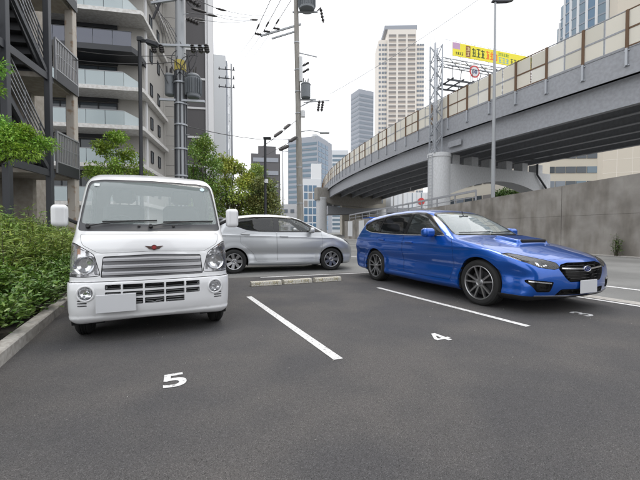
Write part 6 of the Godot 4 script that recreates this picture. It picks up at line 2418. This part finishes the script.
func build_poles() -> void:
	var b: MB
	# utility pole with transformers behind the truck
	var P := thing("utility_pole", "grey utility pole carrying two drum transformers behind the truck", "utility pole", lot(0.86, 0, 12.9), deg_to_rad(-25.0))
	b = MB.new()
	b.cyl(Vector3.ZERO, Vector3(0, 5.9, 0), 0.185, 0.165, 20)
	b.cyl(Vector3(0, 5.9, 0), Vector3(0, 12.5, 0), 0.165, 0.12, 20)
	put(b, "pole", M.lamp_grey, P)
	b = MB.new()
	for k in 7:
		var a := -0.2 + k * 0.75
		b.cyl(Vector3(cos(a) * 0.19, 0.2, sin(a) * 0.19), Vector3(cos(a) * 0.18, 6.4, sin(a) * 0.18), 0.026, 0.026, 6)
	put(b, "riser_cable", M.stair_steel, P)
	for y in [2.0, 2.9, 3.8, 4.6, 5.3, 6.0]:
		b = MB.new()
		b.cyl(Vector3(0, y, 0), Vector3(0, y + 0.05, 0), 0.215, 0.215, 20)
		put(b, "steel_band", M.galvanised, P)
	b = MB.new()
	b.cyl(Vector3(0, 6.42, 0), Vector3(0, 6.75, 0), 0.19, 0.185, 20)
	put(b, "yellow_band", M.band_yellow, P)
	drum_transformer(P, Vector3(0.47, 5.5, 0.1), 0.21, 0.66, true)
	drum_transformer(P, Vector3(-0.36, 5.62, 0.0), 0.16, 0.6, false)
	for q in [[-0.65, 5.45, 0.85, 5.38], [-0.95, 7.25, 0.95, 7.18], [-0.9, 8.6, 1.1, 8.9]]:
		b = MB.new()
		b.beam(Vector3(q[0], q[1], 0.12), Vector3(q[2], q[3], 0.12), 0.075, 0.075, 0.006)
		put(b, "crossarm", M.galvanised, P)
	b = MB.new()
	for x in [-0.85, -0.6, 0.45, 0.7, 0.9]: insulator(b, Vector3(x, 7.25, 0.12), Vector3(x + 0.05, 6.98, 0.12))
	insulator(b, Vector3(0.25, 8.75, 0.2), Vector3(0.75, 8.45, 0.2))
	insulator(b, Vector3(0.30, 8.05, 0.2), Vector3(0.70, 7.88, 0.2))
	insulator(b, Vector3(0.5, 9.1, 0.2), Vector3(0.95, 8.85, 0.2))
	put(b, "insulator", M.insulator, P)
	b = MB.new()
	# looping jumper cables around the head
	var r := RandomNumberGenerator.new()
	r.seed = 77
	for k in 11:
		var s := Vector3(r.randf_range(-0.7, 0.7), r.randf_range(6.7, 7.2), 0.14)
		var e := Vector3(r.randf_range(-0.5, 0.65), r.randf_range(5.9, 6.4), 0.2)
		var mid := (s + e) * 0.5 + Vector3(r.randf_range(-0.4, 0.4), r.randf_range(-0.1, 0.5), 0.1)
		var pts := []
		for i in 9:
			var t := i / 8.0
			pts.append(s.lerp(mid, t).lerp(mid.lerp(e, t), t))
		b.tube(pts, 0.013, 5)
	for k in 6: b.tube([Vector3(-0.85 + k * 0.06, 8.7 - k * 0.1, 0.1), Vector3(-0.6 + k * 0.05, 8.0, 0.14), Vector3(-0.5 + k * 0.12, 7.25, 0.14)], 0.009, 5)
	b.tube([Vector3(-0.1, 9.6, 0.1), Vector3(-0.45, 9.0, 0.1), Vector3(-0.85, 8.1, 0.1)], 0.04, 6)
	put(b, "jumper_cable", M.wire, P)
	for k in 14:
		b = MB.new()
		b.cyl(Vector3(0, 1.8 + k * 0.5, 0), Vector3(0.30 if k % 2 else -0.30, 1.8 + k * 0.5, 0.05), 0.011, 0.011, 6)
		put(b, "step_bolt", M.galvanised, P)
	# concrete pole in the middle
	var at := seen_at(301, 231, 20.0) * Vector3(1, 0, 1)
	var Q := thing("concrete_pole", "tall leaning concrete utility pole behind the silver hatchback", "utility pole", at, deg_to_rad(-25.0))
	var tilt := Vector3(-0.019, 1, 0)
	b = MB.new()
	b.cyl(Vector3.ZERO, tilt * 16.5, 0.19, 0.115, 20)
	put(b, "pole", M.pole_concrete, Q)
	for y in [1.6, 2.6, 3.6, 4.6, 7.6, 8.8, 10.0, 11.5]:
		b = MB.new()
		b.cyl(tilt * y, tilt * (y + 0.05), 0.205 - y * 0.004, 0.205 - y * 0.004, 16)
		put(b, "steel_band", M.galvanised, Q)
	drum_transformer(Q, tilt * 8.44 + Vector3(0.44, 0, 0.1), 0.26, 0.72, false)
	drum_transformer(Q, tilt * 13.24 + Vector3(0.60, 0, 0.1), 0.42, 0.9, true)
	b = MB.new()
	b.beam(tilt * 8.4 + Vector3(-0.1, 0, 0), tilt * 8.4 + Vector3(1.0, 0.0, 0), 0.08, 0.08)
	put(b, "crossarm", M.lamp_grey, Q)
	b = MB.new()
	b.beam(tilt * 8.0 + Vector3(0.1, 0, 0), tilt * 8.4 + Vector3(0.9, 0, 0), 0.05, 0.05)
	put(b, "crossarm", M.lamp_grey, Q)
	b = MB.new()
	b.beam(tilt * 8.25 + Vector3(0.3, 0, 0), tilt * 8.2 + Vector3(1.75, 0.15, 0), 0.05, 0.05)
	put(b, "crossarm", M.lamp_grey, Q)
	b = MB.new()
	b.beam(tilt * 13.2 + Vector3(-0.2, 0, 0), tilt * 13.2 + Vector3(1.2, 0, 0), 0.08, 0.08)
	put(b, "crossarm", M.lamp_grey, Q)
	b = MB.new()
	b.beam(tilt * 12.55 + Vector3(0.25, 0, 0), tilt * 12.1 + Vector3(-2.0, -0.2, 0.0), 0.09, 0.09)
	put(b, "crossarm", M.lamp_grey, Q)
	b = MB.new()
	b.beam(tilt * 12.2 + Vector3(0.1, 0, 0), tilt * 11.75 + Vector3(-1.4, 0, 0), 0.08, 0.08)
	put(b, "crossarm", M.lamp_grey, Q)
	b = MB.new()
	b.beam(tilt * 11.0, tilt * 10.75 + Vector3(1.1, 0, 0), 0.05, 0.05)
	put(b, "crossarm", M.lamp_grey, Q)
	b = MB.new()
	b.beam(tilt * 5.6, tilt * 5.65 + Vector3(0.7, 0, 0), 0.035, 0.035)
	put(b, "crossarm", M.lamp_grey, Q)
	b = MB.new()
	b.cyl(tilt * 9.35 + Vector3(0.2, 0, 0.1), tilt * 10.7 + Vector3(0.2, 0, 0.1), 0.10, 0.10, 14)
	put(b, "cable_cover", M.plain_white, Q)
	b = MB.new()
	b.cyl(tilt * 7.4 + Vector3(0.27, 0, 0.1), tilt * 7.75 + Vector3(0.27, 0, 0.1), 0.13, 0.13, 14)
	put(b, "cable_cover", M.plain_white, Q)
	b = MB.new()
	var arm0 := tilt * 12.55 + Vector3(0.25, 0, 0)
	var arm1 := tilt * 12.1 + Vector3(-2.0, -0.2, 0.0)
	for k in 3:
		var e := arm0.lerp(arm1, [0.52, 0.76, 0.98][k]) + Vector3(0, 0.05, 0.02)
		insulator(b, e, e + Vector3(-0.36, 0.06, 0))
	for k in 2:
		insulator(b, tilt * (9.9 + k * 0.35) + Vector3(0.3, 0, 0), tilt * (10.1 + k * 0.35) + Vector3(0.65, 0, 0))
		b.beam(tilt * (9.9 + k * 0.35), tilt * (9.9 + k * 0.35) + Vector3(0.32, 0, 0), 0.04, 0.04)
		insulator(b, tilt * 8.25 + Vector3(1.2 + k * 0.2, 0.1, 0), tilt * 7.75 + Vector3(1.1 + k * 0.2, 0, 0))
	b.beam(tilt * 13.2 + Vector3(1.1, 0, 0), tilt * 13.45 + Vector3(1.36, 0, 0), 0.05, 0.05)
	insulator(b, tilt * 13.45 + Vector3(1.35, 0, 0), tilt * 12.65 + Vector3(1.5, 0, 0))
	put(b, "insulator", M.insulator, Q)
	# street lamp arm on that pole
	b = MB.new()
	b.tube([tilt * 6.6, tilt * 6.65 + Vector3(0.6, 0.05, 0), tilt * 6.6 + Vector3(1.2, 0.0, 0)], 0.03, 8)
	put(b, "lamp_arm", M.galvanised, Q)
	b = MB.new()
	b.box(tilt * 6.58 + Vector3(1.45, -0.02, 0), Vector3(0.55, 0.09, 0.18), 0.03)
	put(b, "lamp_head", M.lamp_grey, Q)
	# far wooden-looking pole with three crossarms
	at = seen_at(233, 231, 45) * Vector3(1, 0, 1)
	var F := thing("distribution_pole", "slim pale pole with three crossarms beyond the trees", "utility pole", at, deg_to_rad(-25.0))
	b = MB.new()
	b.cyl(Vector3.ZERO, Vector3(-0.1, 22.0, 0), 0.16, 0.10, 12)
	put(b, "pole", M.wire_pale, F)
	for k in 3:
		b = MB.new()
		b.beam(Vector3(-1.7, 19.2 + k * 1.1, 0), Vector3(0.35, 19.0 + k * 1.1, 0), 0.09, 0.09)
		for x in [-1.6, -0.8, 0.2]: b.cyl(Vector3(x, 19.1 + k * 1.1, 0), Vector3(x, 19.45 + k * 1.1, 0), 0.09, 0.05, 8)
		put(b, "crossarm", M.stair_steel, F)
	at = seen_at(283, 231, 60) * Vector3(1, 0, 1)
	var F2 := thing("thin_mast", "thin pale mast standing left of the glass tower", "mast", at, 0.0)
	b = MB.new()
	b.cyl(Vector3.ZERO, Vector3(0, 14.6, 0), 0.14, 0.09, 10)
	b.beam(Vector3(-0.6, 14.5, 0), Vector3(0.9, 14.5, 0), 0.1, 0.1)
	put(b, "mast", M.wire_pale, F2)
	# black lamp posts in the grounds
	for q in [[142.0, 10.4, 42.0, "tall black lamp post with camera arm behind the truck"], [265.5, 14.0, 139.0, "shorter black lamp post before the trees behind the silver hatchback"]]:
		at = seen_at(q[0], 231, q[1]) * Vector3(1, 0, 1)
		var top: float = seen_at(q[0], q[2], q[1]).y
		var L := thing("lamp_post", q[3], "lamp post", at, deg_to_rad(-25.0), "black lamp posts")
		b = MB.new()
		b.cyl(Vector3.ZERO, Vector3(0, top, 0), 0.055, 0.05, 14)
		b.cyl(Vector3(0, 0.0, 0), Vector3(0, 0.25, 0), 0.09, 0.085, 14)
		put(b, "post", M.dark_steel, L)
		b = MB.new()
		if q[0] < 200:
			b.box(Vector3(0.02, top, 0), Vector3(0.16, 0.14, 0.14), 0.02)
			b.beam(Vector3(0, top - 0.02, 0), Vector3(0.32, top - 0.12, 0.1), 0.07, 0.07)
			b.box(Vector3(0.42, top - 0.17, 0.12), Vector3(0.34, 0.15, 0.16), 0.03, Basis(Vector3.BACK, -0.3))
			put(b, "lamp_head", M.dark_steel, L)
		else:
			b.box(Vector3(0.08, top + 0.01, 0), Vector3(0.30, 0.09, 0.16), 0.02)
			put(b, "lamp_head", M.dark_steel, L)
			b = MB.new()
			b.cyl(Vector3(0.05, top - 1.75, 0.06), Vector3(0.05, top - 1.60, 0.06), 0.07, 0.07, 12)
			b.box(Vector3(0.0, top - 1.68, 0.03), Vector3(0.1, 0.05, 0.05))
			put(b, "camera", M.plain_white, L)
	# road light behind the wall, rising past the barrier
	at = seen_at(492.5, 231, 25.4) * Vector3(1, 0, 1)
	var S := thing("street_light", "tall grey street light standing behind the retaining wall", "street light", at, deg_to_rad(-25.0))
	b = MB.new()
	b.cyl(Vector3.ZERO, Vector3(0, 17.2, 0), 0.15, 0.075, 16)
	put(b, "mast", M.lamp_grey, S)
	b = MB.new()
	b.tube([Vector3(0, 17.1, 0), Vector3(0.15, 17.32, 0), Vector3(0.45, 17.38, 0)], 0.05, 8)
	put(b, "arm", M.lamp_grey, S)
	b = MB.new()
	b.prism(rounded(V2([-0.25, 17.2, -0.2, 17.37, 0.3, 17.43, 1.25, 17.37, 1.3, 17.3, 0.9, 17.17, 0.2, 17.15]), 0.06), -0.14, 0.14)
	put(b, "lamp_head", M.stair_steel, S)
	# wires
	# spans from the transformer pole to the concrete pole, each through its sleeve
	var spans := [
		[Vector3(186, 1, 12.1), Vector3(195, 9.5, 12.6), Vector3(203, 11.8, 12.7), Vector3(262, 17.5, 20), "beside the transformer pole", 0.045],
		[Vector3(187, 12, 12.1), Vector3(209, 14.8, 13.2), Vector3(214, 15.8, 13.3), Vector3(252, 19.6, 19.0), "hanging free right of the transformer pole", 0.04],
		[Vector3(189, -4, 12.1), Vector3(219, 9.0, 13.5), Vector3(223.5, 10.2, 13.6), Vector3(272, 15.5, 20), "highest between the poles", 0.04],
		[Vector3(186, 17, 12.1), Vector3(196, 19.0, 12.5), Vector3(202, 20.0, 12.7), Vector3(252, 20.2, 19.0), "lowest beside the transformer pole", 0.04]]
	for q in spans:
		var e := []
		for k in 4: e.append(seen_at(q[k].x, q[k].y, q[k].z))
		sleeve("dark wire sleeve " + q[4], e[1], e[2], q[5])
		wire("wire from the transformer pole to the sleeve " + q[4], e[0], e[1], 0.02, 0.012, M.wire)
		wire("long wire to the concrete pole from the sleeve " + q[4], e[2], e[3], 0.10, 0.012, M.wire_pale)
	sleeve("dark wire sleeve just left of the concrete pole's crossarm", seen_at(252, 19.6, 19.0), seen_at(256, 19.8, 19.2), 0.05)
	wire("short wire joining that crossarm's outer insulator", seen_at(256, 19.8, 19.2), seen_at(262, 18.5, 20), 0.01, 0.012, M.wire)
	var tip := []
	for k in 3: tip.append(Q.transform * (arm0.lerp(arm1, [0.98, 0.76, 0.52][k]) + Vector3(-0.36, 0.11, 0.02)))
	# lines that rise towards the viewer from the concrete pole
	for k in 3:
		var p0: Vector3 = tip[k]
		var p1 := seen_at(292 + k * 14, -46, 12)
		var names := ["outer", "middle", "inner"]
		wire("wire rising over the lot from the %s insulator of the concrete pole" % names[k], p0, p1, 0.0, 0.016, M.wire)
		sleeve("dark sleeve on the wire rising from the %s insulator" % names[k], p0.lerp(p1, 0.10), p0.lerp(p1, 0.17), 0.045)
		wire("pale wire from the %s insulator of the concrete pole to the far slim pole" % names[k], tip[k], seen_at(226 + k * 6, 66 + k * 3, 45), 0.3, 0.014, M.wire_pale)
	# low service lines
	wire("dark service wire crossing left of the concrete pole", seen_at(186, 126, 12.6), seen_at(299, 139, 19.8), 0.22, 0.014, M.wire)
	wire("dark lead with sleeves dropping from the concrete pole towards the trees", seen_at(298, 119, 19.9), seen_at(262, 147, 17.0), 0.04, 0.016, M.wire)
	wire("second dark lead dropping from the concrete pole to the lamp post", seen_at(300, 136, 19.9), seen_at(262, 157, 17.0), 0.03, 0.016, M.wire)
	sleeve("long dark sleeve on the upper lead left of the concrete pole", seen_at(275.5, 135.5, 18.0), seen_at(281, 131.8, 18.3), 0.085)
	sleeve("short dark sleeve on the upper lead close to the concrete pole", seen_at(285, 128, 18.6), seen_at(289, 125, 18.9), 0.085)
	sleeve("long dark sleeve on the lower lead left of the concrete pole", seen_at(281, 149.0, 18.4), seen_at(287, 146.5, 18.7), 0.10)
	sleeve("short dark sleeve on the lower lead by the concrete pole", seen_at(291, 140.5, 19.0), seen_at(295, 138.0, 19.2), 0.10)
	wire("thin wire crossing before the apartment tower towards the transformer pole", seen_at(60, 58, 12.0), seen_at(178, 62, 12.3), 0.12, 0.013, M.wire)
	wire("pair of thin wires between stair block and transformer pole", seen_at(78, 51, 12.6), seen_at(178, 55, 12.3), 0.10, 0.012, M.wire)
	wire("pale long wire climbing to the right above the gantry", seen_at(330, 94, 22), seen_at(500, -16, 18), 0.2, 0.016, M.wire_pale)

func _ready() -> void:
	rng.seed = 4711
	# --- camera
	var cam := Camera3D.new()
	cam.name = "camera"
	cam.fov = rad_to_deg(2.0 * atan(240.0 / 355.0))
	cam.far = 3000.0
	cam.near = 0.05
	add_child(cam)
	cam.position = Vector3(0, EYE, 0)
	cam.rotation = Vector3(-atan(9.0 / 355.0), deg_to_rad(-25.06), 0)
	# --- sky, sun, exposure
	var sm := ProceduralSkyMaterial.new()
	sm.sky_top_color = lin(0.94, 0.96, 1.0)
	sm.sky_horizon_color = lin(0.66, 0.67, 0.685)
	sm.sky_curve = 0.6
	sm.sky_energy_multiplier = 1.32
	sm.ground_bottom_color = Color(0.30, 0.30, 0.30)
	sm.ground_horizon_color = Color(0.45, 0.45, 0.45)
	sm.sun_angle_max = 1.0
	var sky := Sky.new()
	sky.sky_material = sm
	var env := Environment.new()
	env.background_mode = Environment.BG_SKY
	env.sky = sky
	env.background_energy_multiplier = 1.0
	env.tonemap_mode = Environment.TONE_MAPPER_LINEAR
	env.tonemap_exposure = 1.2
	env.ambient_light_source = Environment.AMBIENT_SOURCE_SKY
	env.sdfgi_enabled = true
	env.ssao_enabled = true
	env.ssil_enabled = true
	var we := WorldEnvironment.new()
	we.name = "environment"
	we.environment = env
	add_child(we)
	var sun := DirectionalLight3D.new()
	sun.name = "sun"
	sun.light_energy = 0.35
	sun.light_angular_distance = 25.0
	sun.light_color = Color(1.0, 0.98, 0.95)
	sun.shadow_enabled = true
	add_child(sun)
	sun.rotation = Vector3(deg_to_rad(-68.0), deg_to_rad(150.0), 0)
	car_materials()
	scene_materials()
	city_materials()
	plant_materials()
	build_ground()
	build_wall()
	build_expressway()
	build_stair_block()
	build_apartment_tower()
	build_far()
	build_plants()
	build_truck()
	build_blue_car()
	build_silver_car()
	build_gantry()
	build_poles()
